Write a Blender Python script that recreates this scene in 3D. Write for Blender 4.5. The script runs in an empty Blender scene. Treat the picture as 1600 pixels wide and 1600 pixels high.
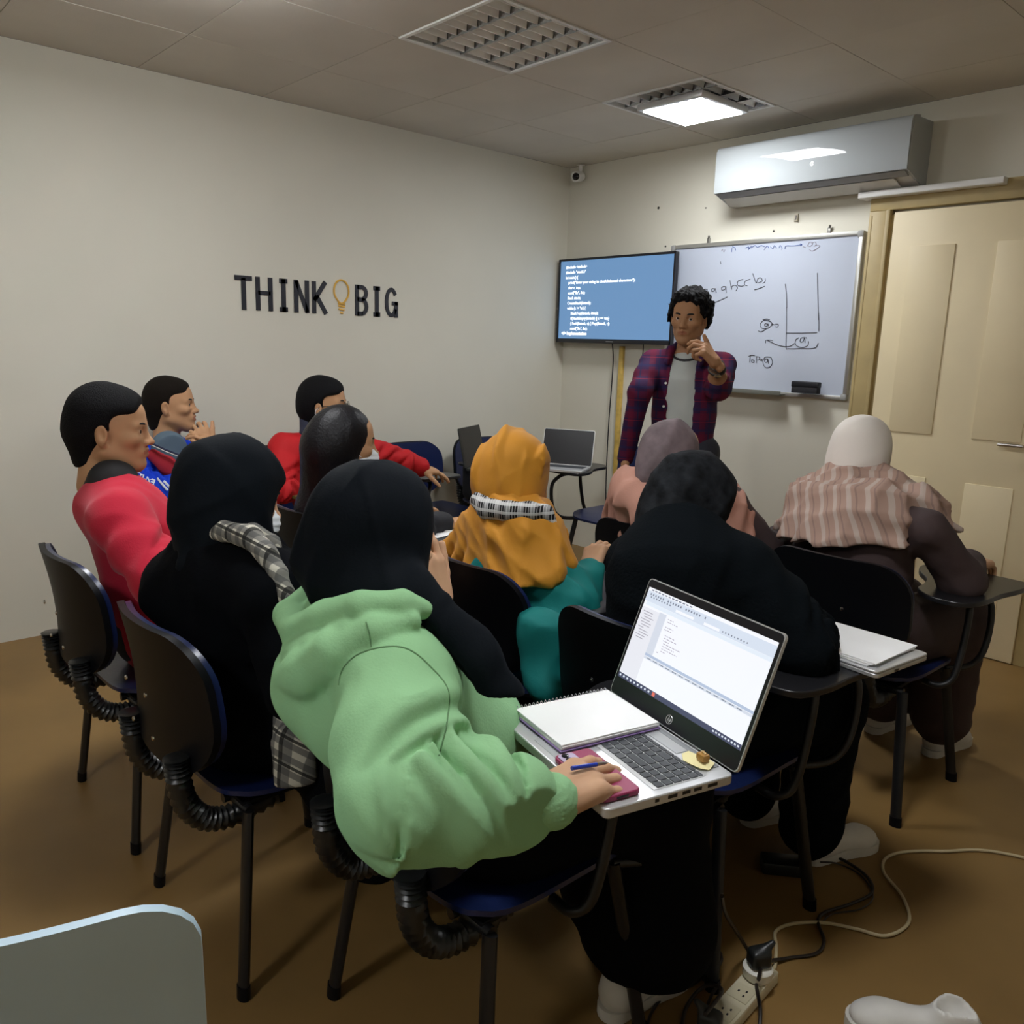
import bpy, bmesh, math, random
import numpy as np
from mathutils import Vector, Matrix

random.seed(7); RNG = np.random.default_rng(7)
SC = bpy.context.scene
COL = SC.collection

# ------------------------------------------------------------------ camera
CAM_H = 1.40
def add_camera():
    p, r, w = math.radians(11.353), math.radians(1.719), math.radians(47.628)
    fwd = Vector((-math.sin(w)*math.cos(p), math.cos(w)*math.cos(p), -math.sin(p)))
    right = Vector((math.cos(w), math.sin(w), 0)); up = right.cross(fwd)
    R = math.cos(r)*right + math.sin(r)*up; U = -math.sin(r)*right + math.cos(r)*up
    cd = bpy.data.cameras.new('camera'); co = bpy.data.objects.new('camera', cd); COL.objects.link(co)
    m = Matrix((R, U, -fwd)).transposed().to_4x4(); m.translation = (0, 0, CAM_H)
    co.matrix_world = m
    cd.sensor_fit = 'HORIZONTAL'; cd.sensor_width = 36.0; cd.lens = 36.0*1303.27/1600.0
    cd.clip_start = 0.02; cd.clip_end = 60
    SC.camera = co
add_camera()

# ------------------------------------------------------------------ world, exposure
wd = bpy.data.worlds.new('world'); SC.world = wd; wd.use_nodes = True
wd.node_tree.nodes['Background'].inputs[0].default_value = (0.55, 0.6, 0.7, 1)
wd.node_tree.nodes['Background'].inputs[1].default_value = 0.03
SC.view_settings.view_transform = 'Standard'; SC.view_settings.look = 'None'
SC.view_settings.gamma = 1.0; SC.view_settings.use_curve_mapping = False
SC.view_settings.exposure = 0.0
SC.cycles.max_bounces = 7; SC.cycles.diffuse_bounces = 4; SC.cycles.glossy_bounces = 3; SC.cycles.transmission_bounces = 4
PANEL_POWER = 58.0     # emission of the lit LED ceiling panels

# ------------------------------------------------------------------ materials
MATS = {}
def mat(name, color, rough=0.6, metal=0.0, spec=0.5, noise=None, bump=None, emit=None, sheen=0.0, sss=0.0, coat=0.0, alpha=None, trans=0.0):
    """noise=(scale, amount) varies the colour; bump=(scale, strength) adds fine relief"""
    if name in MATS: return MATS[name]
    m = bpy.data.materials.new(name); m.use_nodes = True; nt = m.node_tree; b = nt.nodes['Principled BSDF']
    b.inputs['Base Color'].default_value = (*color, 1); b.inputs['Roughness'].default_value = rough
    b.inputs['Metallic'].default_value = metal; b.inputs['Specular IOR Level'].default_value = spec
    if sheen: b.inputs['Sheen Weight'].default_value = sheen
    if coat: b.inputs['Coat Weight'].default_value = coat
    if trans: b.inputs['Transmission Weight'].default_value = trans
    if sss:
        b.inputs['Subsurface Weight'].default_value = sss; b.inputs['Subsurface Radius'].default_value = (0.012, 0.005, 0.003)
    if alpha is not None: b.inputs['Alpha'].default_value = alpha
    if emit:
        b.inputs['Emission Color'].default_value = (*emit[0], 1); b.inputs['Emission Strength'].default_value = emit[1]
    if noise or bump: tc = nt.nodes.new('ShaderNodeTexCoord')
    if noise:
        n = nt.nodes.new('ShaderNodeTexNoise'); n.inputs['Scale'].default_value = noise[0]; n.inputs['Detail'].default_value = 5
        nt.links.new(tc.outputs['Object'], n.inputs['Vector'])
        r = nt.nodes.new('ShaderNodeValToRGB'); a = noise[1]
        r.color_ramp.elements[0].position = 0.3; r.color_ramp.elements[1].position = 0.7
        r.color_ramp.elements[0].color = (*[max(0, c*(1-a)) for c in color], 1)
        r.color_ramp.elements[1].color = (*[min(1, c*(1+a)) for c in color], 1)
        nt.links.new(n.outputs['Fac'], r.inputs['Fac']); nt.links.new(r.outputs['Color'], b.inputs['Base Color'])
    if bump:
        n2 = nt.nodes.new('ShaderNodeTexNoise'); n2.inputs['Scale'].default_value = bump[0]; n2.inputs['Detail'].default_value = 4
        nt.links.new(tc.outputs['Object'], n2.inputs['Vector'])
        bp = nt.nodes.new('ShaderNodeBump'); bp.inputs['Strength'].default_value = bump[1]; bp.inputs['Distance'].default_value = 0.01
        nt.links.new(n2.outputs['Fac'], bp.inputs['Height']); nt.links.new(bp.outputs['Normal'], b.inputs['Normal'])
    MATS[name] = m; return m

def plaid(name, base, stripes, rough=0.85):
    """woven check: stripes = [(axis, period, width, phase, colour, strength)] over object coordinates"""
    m = bpy.data.materials.new(name); m.use_nodes = True; nt = m.node_tree; b = nt.nodes['Principled BSDF']
    b.inputs['Roughness'].default_value = rough; b.inputs['Specular IOR Level'].default_value = 0.2
    tc = nt.nodes.new('ShaderNodeTexCoord')
    prev = None
    for (ax, per, wid, ph, col, st) in stripes:
        d = nt.nodes.new('ShaderNodeVectorMath'); d.operation = 'DOT_PRODUCT'; d.inputs[1].default_value = ax
        nt.links.new(tc.outputs['Object'], d.inputs[0])
        a = nt.nodes.new('ShaderNodeMath'); a.operation = 'MULTIPLY_ADD'; a.inputs[1].default_value = 1.0/per; a.inputs[2].default_value = ph
        nt.links.new(d.outputs['Value'], a.inputs[0])
        f = nt.nodes.new('ShaderNodeMath'); f.operation = 'FRACT'; nt.links.new(a.outputs[0], f.inputs[0])
        l = nt.nodes.new('ShaderNodeMath'); l.operation = 'LESS_THAN'; l.inputs[1].default_value = wid; nt.links.new(f.outputs[0], l.inputs[0])
        s = nt.nodes.new('ShaderNodeMath'); s.operation = 'MULTIPLY'; s.inputs[1].default_value = st; nt.links.new(l.outputs[0], s.inputs[0])
        mx = nt.nodes.new('ShaderNodeMix'); mx.data_type = 'RGBA'
        nt.links.new(s.outputs[0], mx.inputs['Factor'])
        if prev is None: mx.inputs['A'].default_value = (*base, 1)
        else: nt.links.new(prev, mx.inputs['A'])
        mx.inputs['B'].default_value = (*col, 1)
        prev = mx.outputs['Result']
    nt.links.new(prev, b.inputs['Base Color'])
    MATS[name] = m; return m

# ------------------------------------------------------------------ object helpers
def tag(o, label=None, cat=None, group=None, kind=None):
    if label: o['label'] = label
    if cat: o['category'] = cat
    if group: o['group'] = group
    if kind: o['kind'] = kind
    return o

def thing(name, label, cat, loc=(0, 0, 0), rotz=0.0, group=None):
    o = bpy.data.objects.new(name, None); COL.objects.link(o); o.location = loc; o.rotation_euler = (0, 0, rotz)
    o.empty_display_size = 0.05
    return tag(o, label, cat, group)

def link(name, me, parent=None, mats=None):
    o = bpy.data.objects.new(name, me); COL.objects.link(o)
    if mats is not None:
        for mm in (mats if isinstance(mats, (list, tuple)) else [mats]): me.materials.append(mm)
    if parent is not None: o.parent = parent
    return o

def copy_tree(o, parent=None):
    c = o.copy(); COL.objects.link(c); c.parent = parent
    for ch in list(o.children): copy_tree(ch, c)
    return c

def catmull(pts, n=6, closed=False):
    P = [Vector(p) for p in pts]; out = []
    m = len(P)
    rng = range(m) if closed else range(m-1)
    for i in rng:
        if closed: p0, p1, p2, p3 = P[(i-1) % m], P[i], P[(i+1) % m], P[(i+2) % m]
        else: p0, p1, p2, p3 = P[max(i-1, 0)], P[i], P[i+1], P[min(i+2, m-1)]
        for k in range(n):
            t = k/n; t2 = t*t; t3 = t2*t
            out.append(0.5*((2*p1)+(-p0+p2)*t+(2*p0-5*p1+4*p2-p3)*t2+(-p0+3*p1-3*p2+p3)*t3))
    if not closed: out.append(P[-1])
    return out

class MB:
    """collects shapes into one mesh"""
    def __init__(s): s.v = []; s.f = []; s.m = []
    def add(s, V, F, mi=0):
        o = len(s.v); s.v += [tuple(p) for p in V]; s.f += [tuple(i+o for i in f) for f in F]; s.m += [mi]*len(F); return s
    def box(s, c, half, rot=None, mi=0, bevel=0.0):
        hx, hy, hz = half
        if bevel > 0:
            bm = bmesh.new(); bmesh.ops.create_cube(bm, size=1.0)
            for v in bm.verts: v.co = Vector((v.co.x*2*hx, v.co.y*2*hy, v.co.z*2*hz))
            bmesh.ops.bevel(bm, geom=list(bm.edges), offset=min(bevel, .95*min(half)), segments=2, profile=0.5, affect='EDGES')
            bm.verts.ensure_lookup_table(); bm.verts.index_update()
            V = [v.co.copy() for v in bm.verts]; F = [[v.index for v in f.verts] for f in bm.faces]; bm.free()
        else:
            V = [Vector((x*hx, y*hy, z*hz)) for x in (-1, 1) for y in (-1, 1) for z in (-1, 1)]
            F = [(0, 1, 3, 2), (4, 6, 7, 5), (0, 4, 5, 1), (2, 3, 7, 6), (0, 2, 6, 4), (1, 5, 7, 3)]
        if rot is not None: V = [rot @ v for v in V]
        c = Vector(c); return s.add([v+c for v in V], F, mi)
    def tube(s, pts, r, n=10, mi=0, caps=True, ry=None, closed=False):
        """tube through points; r number or list; ry flattens the section"""
        P = [Vector(p) for p in pts]; m = len(P); V = []; F = []
        rs = r if isinstance(r, (list, tuple)) else [r]*m
        t0 = (P[1]-P[0]).normalized(); a = Vector((0, 0, 1)) if abs(t0.z) < .9 else Vector((1, 0, 0))
        N = (a - t0*a.dot(t0)).normalized()
        for i in range(m):
            if closed: t = (P[(i+1) % m]-P[i-1]).normalized()
            else: t = (P[min(i+1, m-1)]-P[max(i-1, 0)]).normalized()
            N = (N - t*N.dot(t)).normalized(); Bn = t.cross(N)
            for k in range(n):
                an = 2*math.pi*k/n
                V.append(P[i] + N*math.cos(an)*rs[i] + Bn*math.sin(an)*(rs[i] if ry is None else ry))
        for i in range(m if closed else m-1):
            j = (i+1) % m
            for k in range(n): F.append((i*n+k, i*n+(k+1) % n, j*n+(k+1) % n, j*n+k))
        if caps and not closed: F.append(tuple(range(n-1, -1, -1))); F.append(tuple((m-1)*n+k for k in range(n)))
        return s.add(V, F, mi)
    def prism(s, outline, thick, frame=None, mi=0):
        """extrude a 2D outline (x,y) by thick along z; frame 4x4 places it"""
        n = len(outline); V = [Vector((x, y, 0)) for x, y in outline]+[Vector((x, y, thick)) for x, y in outline]
        F = [tuple(range(n-1, -1, -1)), tuple(range(n, 2*n))]+[(i, (i+1) % n, n+(i+1) % n, n+i) for i in range(n)]
        if frame is not None: V = [frame @ v for v in V]
        return s.add(V, F, mi)
    def lathe(s, prof, n=20, frame=None, mi=0):
        V = []; F = []; m = len(prof)
        for r, z in prof:
            for k in range(n): a = 2*math.pi*k/n; V.append(Vector((r*math.cos(a), r*math.sin(a), z)))
        for i in range(m-1):
            for k in range(n): F.append((i*n+k, i*n+(k+1) % n, (i+1)*n+(k+1) % n, (i+1)*n+k))
        F.append(tuple(range(n-1, -1, -1))); F.append(tuple((m-1)*n+k for k in range(n)))
        if frame is not None: V = [frame @ v for v in V]
        return s.add(V, F, mi)
    def mesh(s, name, smooth=False, angle=None):
        me = bpy.data.meshes.new(name); me.from_pydata(s.v, [], s.f); me.validate()
        if any(s.m) and len(me.polygons) == len(s.m): me.polygons.foreach_set('material_index', s.m)
        bm = bmesh.new(); bm.from_mesh(me); bmesh.ops.recalc_face_normals(bm, faces=bm.faces)
        if smooth:
            for f in bm.faces: f.smooth = True
            lim = math.radians(angle or 40)
            for e in bm.edges:
                if len(e.link_faces) == 2 and e.calc_face_angle(0) > lim: e.smooth = False
        bm.to_mesh(me); bm.free(); me.update(); return me
    def build(s, name, mats, parent=None, smooth=True, angle=None):
        return link(name, s.mesh(name, smooth, angle), parent, mats)

def rrect(w, h, r, n=5, c=(0, 0)):
    """rounded rectangle outline"""
    out = []
    for sx, sy, a0 in ((1, 1, 0), (-1, 1, 90), (-1, -1, 180), (1, -1, 270)):
        cx, cy = c[0]+sx*(w/2-r), c[1]+sy*(h/2-r)
        for k in range(n+1):
            a = math.radians(a0+90*k/n); out.append((cx+r*math.cos(a), cy+r*math.sin(a)))
    return out

def frame(origin, xa, ya):
    x = Vector(xa).normalized(); y = Vector(ya); y = (y - x*y.dot(x)).normalized(); z = x.cross(y)
    m = Matrix((x, y, z)).transposed().to_4x4(); m.translation = Vector(origin); return m

def text_mesh(body, size, extrude=0.0, align='LEFT', bold=0.0):
    cu = bpy.data.curves.new('writing', 'FONT'); cu.body = body; cu.size = size; cu.extrude = extrude; cu.align_x = align; cu.offset = bold
    cu.resolution_u = 3
    o = bpy.data.objects.new('writing', cu); COL.objects.link(o)
    dg = bpy.context.evaluated_depsgraph_get(); me = bpy.data.meshes.new_from_object(o.evaluated_get(dg))
    bpy.data.objects.remove(o); bpy.data.curves.remove(cu); return me

# ------------------------------------------------------------------ signed-distance sculpting
class SDF:
    def __init__(s, lo, hi, h):
        s.h = h; s.lo = np.array(lo, float); s.n = np.ceil((np.array(hi)-s.lo)/h).astype(int)+1
        s.F = np.full(tuple(s.n), 1.0, np.float32)
        s.ax = [(s.lo[i]+h*np.arange(s.n[i])).astype(np.float32) for i in range(3)]
    def like(s):
        o = SDF.__new__(SDF); o.h, o.lo, o.n, o.ax = s.h, s.lo, s.n, s.ax; o.F = np.full(tuple(s.n), 1.0, np.float32); return o
    def win(s, lo, hi, mrg):
        a = np.clip(np.floor((np.array(lo)-mrg-s.lo)/s.h).astype(int), 0, s.n)
        b = np.clip(np.ceil((np.array(hi)+mrg-s.lo)/s.h).astype(int)+1, 0, s.n)
        sl = tuple(slice(a[i], b[i]) for i in range(3))
        if any(b <= a): return None, None, None, None
        return sl, s.ax[0][sl[0]][:, None, None], s.ax[1][sl[1]][None, :, None], s.ax[2][sl[2]][None, None, :]
    def _mix(s, sl, d, k, mode):
        A = s.F[sl]; d = d.astype(np.float32)
        if mode == 'add':
            if k > 0:
                hh = np.maximum(k-np.abs(A-d), 0)/k; s.F[sl] = np.minimum(A, d)-hh*hh*k*.25
            else: s.F[sl] = np.minimum(A, d)
        else:
            d = -d
            if k > 0:
                hh = np.maximum(k-np.abs(A-d), 0)/k; s.F[sl] = np.maximum(A, d)+hh*hh*k*.25
            else: s.F[sl] = np.maximum(A, d)
    def cap(s, a, b, ra, rb=None, k=.01, mode='add', sq=None):
        """tapered capsule; sq=(axis, factor) squashes the section along a unit axis"""
        rb = ra if rb is None else rb; a = np.array(a, float); b = np.array(b, float); R = max(ra, rb)
        if sq is not None: R = R*max(1, 1/sq[1])
        sl, X, Y, Z = s.win(np.minimum(a, b)-R, np.maximum(a, b)+R, k+4*s.h)
        if sl is None: return s
        ba = b-a; L2 = max(float(ba@ba), 1e-9)
        px, py, pz = X-a[0], Y-a[1], Z-a[2]
        t = np.clip((px*ba[0]+py*ba[1]+pz*ba[2])/L2, 0, 1)
        qx, qy, qz = px-t*ba[0], py-t*ba[1], pz-t*ba[2]
        if sq is not None:
            u = np.array(sq[0], float); u /= np.linalg.norm(u); e = sq[1]-1
            w = (qx*u[0]+qy*u[1]+qz*u[2])*e; qx, qy, qz = qx+w*u[0], qy+w*u[1], qz+w*u[2]
        d = np.sqrt(qx*qx+qy*qy+qz*qz)-(ra+(rb-ra)*t)
        s._mix(sl, d, k, mode); return s
    def chain(s, pts, rs, k=.01, k0=None, mode='add', sq=None):
        for i in range(len(pts)-1):
            s.cap(pts[i], pts[i+1], rs[i], rs[i+1], (k0 if (i == 0 and k0 is not None) else k), mode, sq)
        return s
    def ell(s, c, r, k=.01, R=None, mode='add'):
        c = np.array(c, float); r = np.array(r, float); m = r.max()
        sl, X, Y, Z = s.win(c-m, c+m, k+4*s.h)
        if sl is None: return s
        px, py, pz = X-c[0], Y-c[1], Z-c[2]
        if R is not None:
            R = np.array(R); px, py, pz = [px*R[0, i]+py*R[1, i]+pz*R[2, i] for i in range(3)]
        k0 = np.sqrt((px/r[0])**2+(py/r[1])**2+(pz/r[2])**2); k1 = np.sqrt((px/r[0]**2)**2+(py/r[1]**2)**2+(pz/r[2]**2)**2)+1e-6
        s._mix(sl, k0*(k0-1)/k1, k, mode); return s
    def rbox(s, c, half, rr, k=.01, R=None, mode='add'):
        c = np.array(c, float); m = float(np.linalg.norm(half))
        sl, X, Y, Z = s.win(c-m, c+m, k+4*s.h)
        if sl is None: return s
        px, py, pz = X-c[0], Y-c[1], Z-c[2]
        if R is not None:
            R = np.array(R); px, py, pz = [px*R[0, i]+py*R[1, i]+pz*R[2, i] for i in range(3)]
        qx, qy, qz = np.abs(px)-half[0]+rr, np.abs(py)-half[1]+rr, np.abs(pz)-half[2]+rr
        d = np.sqrt(np.maximum(qx, 0)**2+np.maximum(qy, 0)**2+np.maximum(qz, 0)**2)+np.minimum(np.maximum(np.maximum(qx, qy), qz), 0)-rr
        s._mix(sl, d, k, mode); return s
    def half(s, p, n, k=.0):
        """keep only the side where (x-p).n < 0"""
        n = np.array(n, float); n /= np.linalg.norm(n)
        d = (s.ax[0][:, None, None]-p[0])*n[0]+(s.ax[1][None, :, None]-p[1])*n[1]+(s.ax[2][None, None, :]-p[2])*n[2]
        sl = (slice(None),)*3; s._mix(sl, -d, k, 'sub'); return s
    def disp(s, fn):
        m = np.abs(s.F) < .045; I = np.nonzero(m)
        s.F[m] += fn(s.ax[0][I[0]], s.ax[1][I[1]], s.ax[2][I[2]]).astype(np.float32); return s
    def mesh(s, xf=None):
        F = s.F.copy()
        F[0], F[-1] = 1, 1; F[:, 0], F[:, -1] = 1, 1; F[:, :, 0], F[:, :, -1] = 1, 1
        S = F < 0; n = F.shape
        c = [(i, j, k) for i in (0, 1) for j in (0, 1) for k in (0, 1)]
        def sub(A, o): return A[o[0]:n[0]-1+o[0], o[1]:n[1]-1+o[1], o[2]:n[2]-1+o[2]]
        cnt = np.zeros((n[0]-1, n[1]-1, n[2]-1), np.uint8)
        for o in c: cnt += sub(S, o)
        act = (cnt > 0) & (cnt < 8); I = np.nonzero(act); N = len(I[0])
        vid = np.full(act.shape, -1, np.int64); vid[I] = np.arange(N)
        vals = {o: F[I[0]+o[0], I[1]+o[1], I[2]+o[2]] for o in c}
        acc = np.zeros((N, 3)); w = np.zeros(N)
        for a in c:
            for ax in range(3):
                if a[ax] == 1: continue
                b = list(a); b[ax] = 1; b = tuple(b); va, vb = vals[a], vals[b]
                cr = (va < 0) != (vb < 0); t = np.where(cr, va/(va-vb+1e-12), 0)
                pos = np.tile(np.array(a, float), (N, 1)); pos[:, ax] = t
                acc += pos*cr[:, None]; w += cr
        V = s.lo+s.h*(np.stack(I, 1)+acc/np.maximum(w, 1)[:, None])
        quads = []
        for ax in range(3):
            u, v = [(1, 2), (2, 0), (0, 1)][ax]
            sl0 = [slice(1, -1)]*3; sl0[ax] = slice(0, -1); sl1 = list(sl0); sl1[ax] = slice(1, None)
            A = S[tuple(sl0)]; Bv = S[tuple(sl1)]
            E = np.nonzero(A != Bv); idx = np.stack(E, 1); off = np.ones(3, int); off[ax] = 0; idx = idx+off
            inside = A[E]
            def cell(du, dv):
                q = idx.copy(); q[:, u] -= du; q[:, v] -= dv; return vid[q[:, 0], q[:, 1], q[:, 2]]
            Q = np.stack([cell(0, 0), cell(1, 0), cell(1, 1), cell(0, 1)], 1)
            Q[~inside] = Q[~inside][:, ::-1]; quads.append(Q)
        Q = np.concatenate(quads); Q = Q[(Q >= 0).all(1)]
        if xf is not None: V = xf(V)
        return V, Q

def npmesh(name, V, Q, mat_index=None):
    me = bpy.data.meshes.new(name); V = np.asarray(V, np.float32); Q = np.asarray(Q, np.int32)
    me.vertices.add(len(V)); me.vertices.foreach_set('co', V.ravel())
    me.loops.add(Q.size); me.loops.foreach_set('vertex_index', Q.ravel())
    me.polygons.add(len(Q)); me.polygons.foreach_set('loop_start', np.arange(0, Q.size, 4, dtype=np.int32))
    try: me.polygons.foreach_set('loop_total', np.full(len(Q), 4, np.int32))
    except Exception: pass
    me.polygons.foreach_set('use_smooth', np.ones(len(Q), bool))
    if mat_index is not None: me.polygons.foreach_set('material_index', np.asarray(mat_index, np.int32))
    me.update(calc_edges=True); me.validate(); return me

def merge(parts):
    Vs, Qs, o = [], [], 0
    for V, Q in parts: Vs.append(V); Qs.append(Q+o); o += len(V)
    return np.concatenate(Vs), np.concatenate(Qs)

def put(name, VQ, m, root, mi=None):
    """sculpted part in world coordinates under an unrotated root"""
    V, Q = VQ; V = V-np.array(root.location)
    return link(name, npmesh(name, V, Q, mi), root, m)

# ================================================================== the room
X0, X1, Y0, Y1, CH = -4.21, 1.70, -2.10, 4.28, 2.58
M_wall = mat('cream_wall_paint', (0.71, 0.685, 0.59), 0.75, spec=0.25, noise=(1.3, 0.035), bump=(60, 0.03))
M_ceil = mat('ceiling_board', (0.66, 0.62, 0.55), 0.85, spec=0.2, noise=(2.0, 0.05), bump=(90, 0.05))
M_gap = mat('ceiling_seam', (0.20, 0.19, 0.18), 0.9)
M_floor = mat('ochre_vinyl', (0.25, 0.148, 0.050), 0.42, spec=0.3, noise=(2.4, 0.14), bump=(25, 0.02))
M_tan = mat('tan_door_frame', (0.43, 0.33, 0.15), 0.5, noise=(6, 0.1))
M_door = mat('cream_door', (0.80, 0.68, 0.44), 0.5, noise=(3, 0.04))

def struct(name, mb, m, smooth=False): return tag(mb.build(name, m, None, smooth), kind='structure')
struct('floor', MB().box(((X0+X1)/2, (Y0+Y1)/2, -.05), ((X1-X0)/2+.15, (Y1-Y0)/2+.15, .05)), M_floor)
struct('wall_left', MB().box((X0-.075, (Y0+Y1)/2, CH/2), (.075, (Y1-Y0)/2+.15, CH/2)), M_wall)
struct('wall_right', MB().box((X1+.075, (Y0+Y1)/2, CH/2), (.075, (Y1-Y0)/2+.15, CH/2)), M_wall)
struct('wall_back', MB().box(((X0+X1)/2, Y1+.075, CH/2), ((X1-X0)/2, .075, CH/2)), M_wall)
struct('wall_rear', MB().box(((X0+X1)/2, Y0-.075, CH/2), ((X1-X0)/2, .075, CH/2)), M_wall)
ceil = struct('ceiling', MB().box(((X0+X1)/2, (Y0+Y1)/2, CH+.16), ((X1-X0)/2+.15, (Y1-Y0)/2+.15, .05)), M_gap)
# suspended ceiling boards, 60 cm grid counted from the left wall; light fittings take some cells
LOUVRES = [(-2.71, 2.36), (-2.71, 3.56), (-2.71, 1.16), (-.91, 2.36), (-.91, 1.16), (-.91, -1.24), (-2.71, -1.24)]
LIT = [(-2.71, 3.56), (-2.71, 1.16), (-.91, 1.16), (-.91, -1.24)]
full = MB().box((0, 0, .012), (.2985, .2985, .012)).mesh('ceiling_tile'); full.materials.append(M_ceil)
xs = [X0+.6*i for i in range(10)]+[X1]; ys = [Y1]+[3.86-.6*j for j in range(10)]+[Y0]
for i in range(len(xs)-1):
    for j in range(len(ys)-1):
        xa, xb, yb, ya = xs[i], xs[i+1], ys[j], ys[j+1]
        cx, cy = (xa+xb)/2, (ya+yb)/2
        if any(abs(cx-a) < .1 and abs(cy-b) < .1 for a, b in LOUVRES): continue
        if abs(xb-xa-.6) < .01 and abs(yb-ya-.6) < .01:
            o = link('ceiling_tile', full, ceil)
        else:
            o = MB().box((0, 0, .012), ((xb-xa)/2-.0015, (yb-ya)/2-.0015, .012)).build('ceiling_tile', M_ceil, ceil, False)
        o.location = (cx, cy, CH+random.uniform(0, .0015)); o.rotation_euler = (random.uniform(-.0012, .0012), random.uniform(-.0012, .0012), 0)

# ------------------------------------------------------------------ recessed louvre fittings
M_alu = mat('louvre_aluminium', (0.30, 0.31, 0.33), 0.25, metal=1.0)
M_white_enamel = mat('white_enamel', (0.82, 0.82, 0.80), 0.35)
M_led = mat('lit_led_diffuser', (0.9, 0.9, 0.9), 0.4, emit=((0.96, 0.98, 1.0), PANEL_POWER))
M_bezel = mat('silver_bezel', (0.72, 0.73, 0.75), 0.35, metal=0.5)
def louvre(loc, label):
    t = thing('louvre_light', label, 'ceiling light', (loc[0], loc[1], CH))
    f = MB()
    for s in (-1, 1):
        f.box((0, s*.291, -.0005), (.299, .008, .004)); f.box((s*.291, 0, -.0005), (.008, .283, .004))
    f.build('frame', M_white_enamel, t, False)
    hsg = MB().box((0, 0, .10), (.298, .298, .004))
    for s in (-1, 1): hsg.box((0, s*.294, .05), (.298, .004, .05)); hsg.box((s*.294, 0, .05), (.004, .29, .05))
    hsg.build('housing', M_white_enamel, t, False)
    # four mirrored troughs run along x; V ridges part them, white cross blades span them
    rid = MB(); z1 = .062
    rid.add([(-.283, -.022, z1), (-.283, .022, z1), (-.283, 0, .003), (.283, -.022, z1), (.283, .022, z1), (.283, 0, .003)], [(0, 1, 2), (3, 5, 4), (0, 2, 5, 3), (1, 4, 5, 2), (0, 3, 4, 1)])
    rme = rid.mesh('trough_ridge'); rme.materials.append(M_alu)
    for k in range(5):
        o = link('trough_ridge', rme, t); o.location = (0, -.283+.1415*k, 0)
    bl = MB(); w0, w1, zt = .066, .05, .058
    bl.add([(-.002, -w0, .006), (-.002, w0, .006), (-.026, w1, zt), (-.026, -w1, zt), (.002, -w0, .006), (.002, w0, .006), (.026, w1, zt), (.026, -w1, zt)],
           [(0, 1, 2, 3), (4, 7, 6, 5), (0, 4, 5, 1), (1, 5, 6, 2), (2, 6, 7, 3), (3, 7, 4, 0)])
    bme = bl.mesh('cross_blade'); bme.materials.append(mat('blade_white', (.95, .95, .94), .35))
    for a in range(4):
        for b in range(9):
            o = link('cross_blade', bme, t); o.location = (-.252+.063*b, -.2122+.1415*a, 0)
    for a in range(4):
        tb = MB().tube([(-.27, -.2122+.1415*a, .078), (.27, -.2122+.1415*a, .078)], .013, 10).build('tube_lamp', M_white_enamel, t)
    return t
def led_panel(loc, label, half=.20, open_side=False):
    t = thing('led_panel_light', label, 'ceiling light', (loc[0], loc[1], 0))
    zb = loc[2]
    if open_side: MB().box((0, 0, zb+.046), (half*.8, half*.8, .006), bevel=.003).build('bezel', M_bezel, t); MB().box((0, 0, zb+.022), (half-.022, half-.022, .018), bevel=.004).build('diffuser_rim', M_led, t)
    else: MB().box((0, 0, zb+.017), (half, half, .015), bevel=.006).build('bezel', M_bezel, t)
    MB().box((0, 0, zb+.001), (half-.022, half-.022, .004), bevel=.002).build('diffuser', M_led, t)
    for sx in (-1, 1):
        for sy in (-1, 1): MB().tube([(sx*.12, sy*.12, zb+.03), (sx*.12, sy*.12, CH+.002)], .003, 6).build('hanger', M_bezel, t)
    return t
LN = ['unlit mirrored louvre light set in the ceiling nearest the lit square panel', 'mirrored louvre light half hidden behind a lit square panel near the air conditioner',
      'louvre light above the boy in the blue sweatshirt', 'unlit louvre light above the front row at the right', 'louvre light above the open laptop', 'louvre light in the ceiling behind the camera', 'unlit louvre light behind the camera on the left']
for p, l in zip(LOUVRES, LN): louvre(p, l)
LP = ['lit square white LED panel hanging under a louvre light near the air conditioner', 'lit LED panel on the ceiling above the left wall seats', 'lit LED panel above the open laptop',
      'lit LED panel behind the camera']
for p, l in zip(LIT, LP):
    if p == (-2.71, 3.56): led_panel((-2.66, 3.53, 2.525), l, .19)
    elif p == (-2.71, 1.16): led_panel((-2.71, 1.06, 2.490), l, .19, True)
    else: led_panel((p[0], p[1], 2.525), l, .19)

# ------------------------------------------------------------------ air conditioner
M_ac = mat('air_conditioner_gloss', (0.42, 0.45, 0.465), 0.03, spec=0.4)
M_acd = mat('air_conditioner_vent', (0.28, 0.28, 0.28), 0.45)
M_acl = mat('air_conditioner_lower', (0.62, 0.61, 0.58), 0.4)
ac = thing('air_conditioner', 'glossy white wall-mounted split air conditioner above the whiteboard', 'air conditioner', (-2.35, Y1, 2.35))
W2 = .525
def xprism(prof, hw, name, m, parent, smooth=True, x0=0.0):
    n = len(prof); V = [(x0-hw, y, z) for y, z in prof]+[(x0+hw, y, z) for y, z in prof]
    F = [tuple(range(n)), tuple(range(2*n-1, n-1, -1))]+[(i, n+i, n+(i+1) % n, (i+1) % n) for i in range(n)]
    return MB().add(V, F).build(name, m, parent, smooth, 30)
xprism([(-.002, -.15), (-.06, -.155), (-.175, -.112), (-.20, -.10), (-.20, .11), (-.19, .135), (-.002, .14)], W2-.004, 'body', M_acl, ac)
xprism([(-.20, -.108), (-.222, -.104), (-.224, -.098), (-.225, -.03), (-.225, .03), (-.224, .10), (-.219, .118), (-.208, .130), (-.19, .136), (-.14, .143), (-.14, .12), (-.195, .09)], W2, 'front_panel', M_ac, ac)
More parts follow.
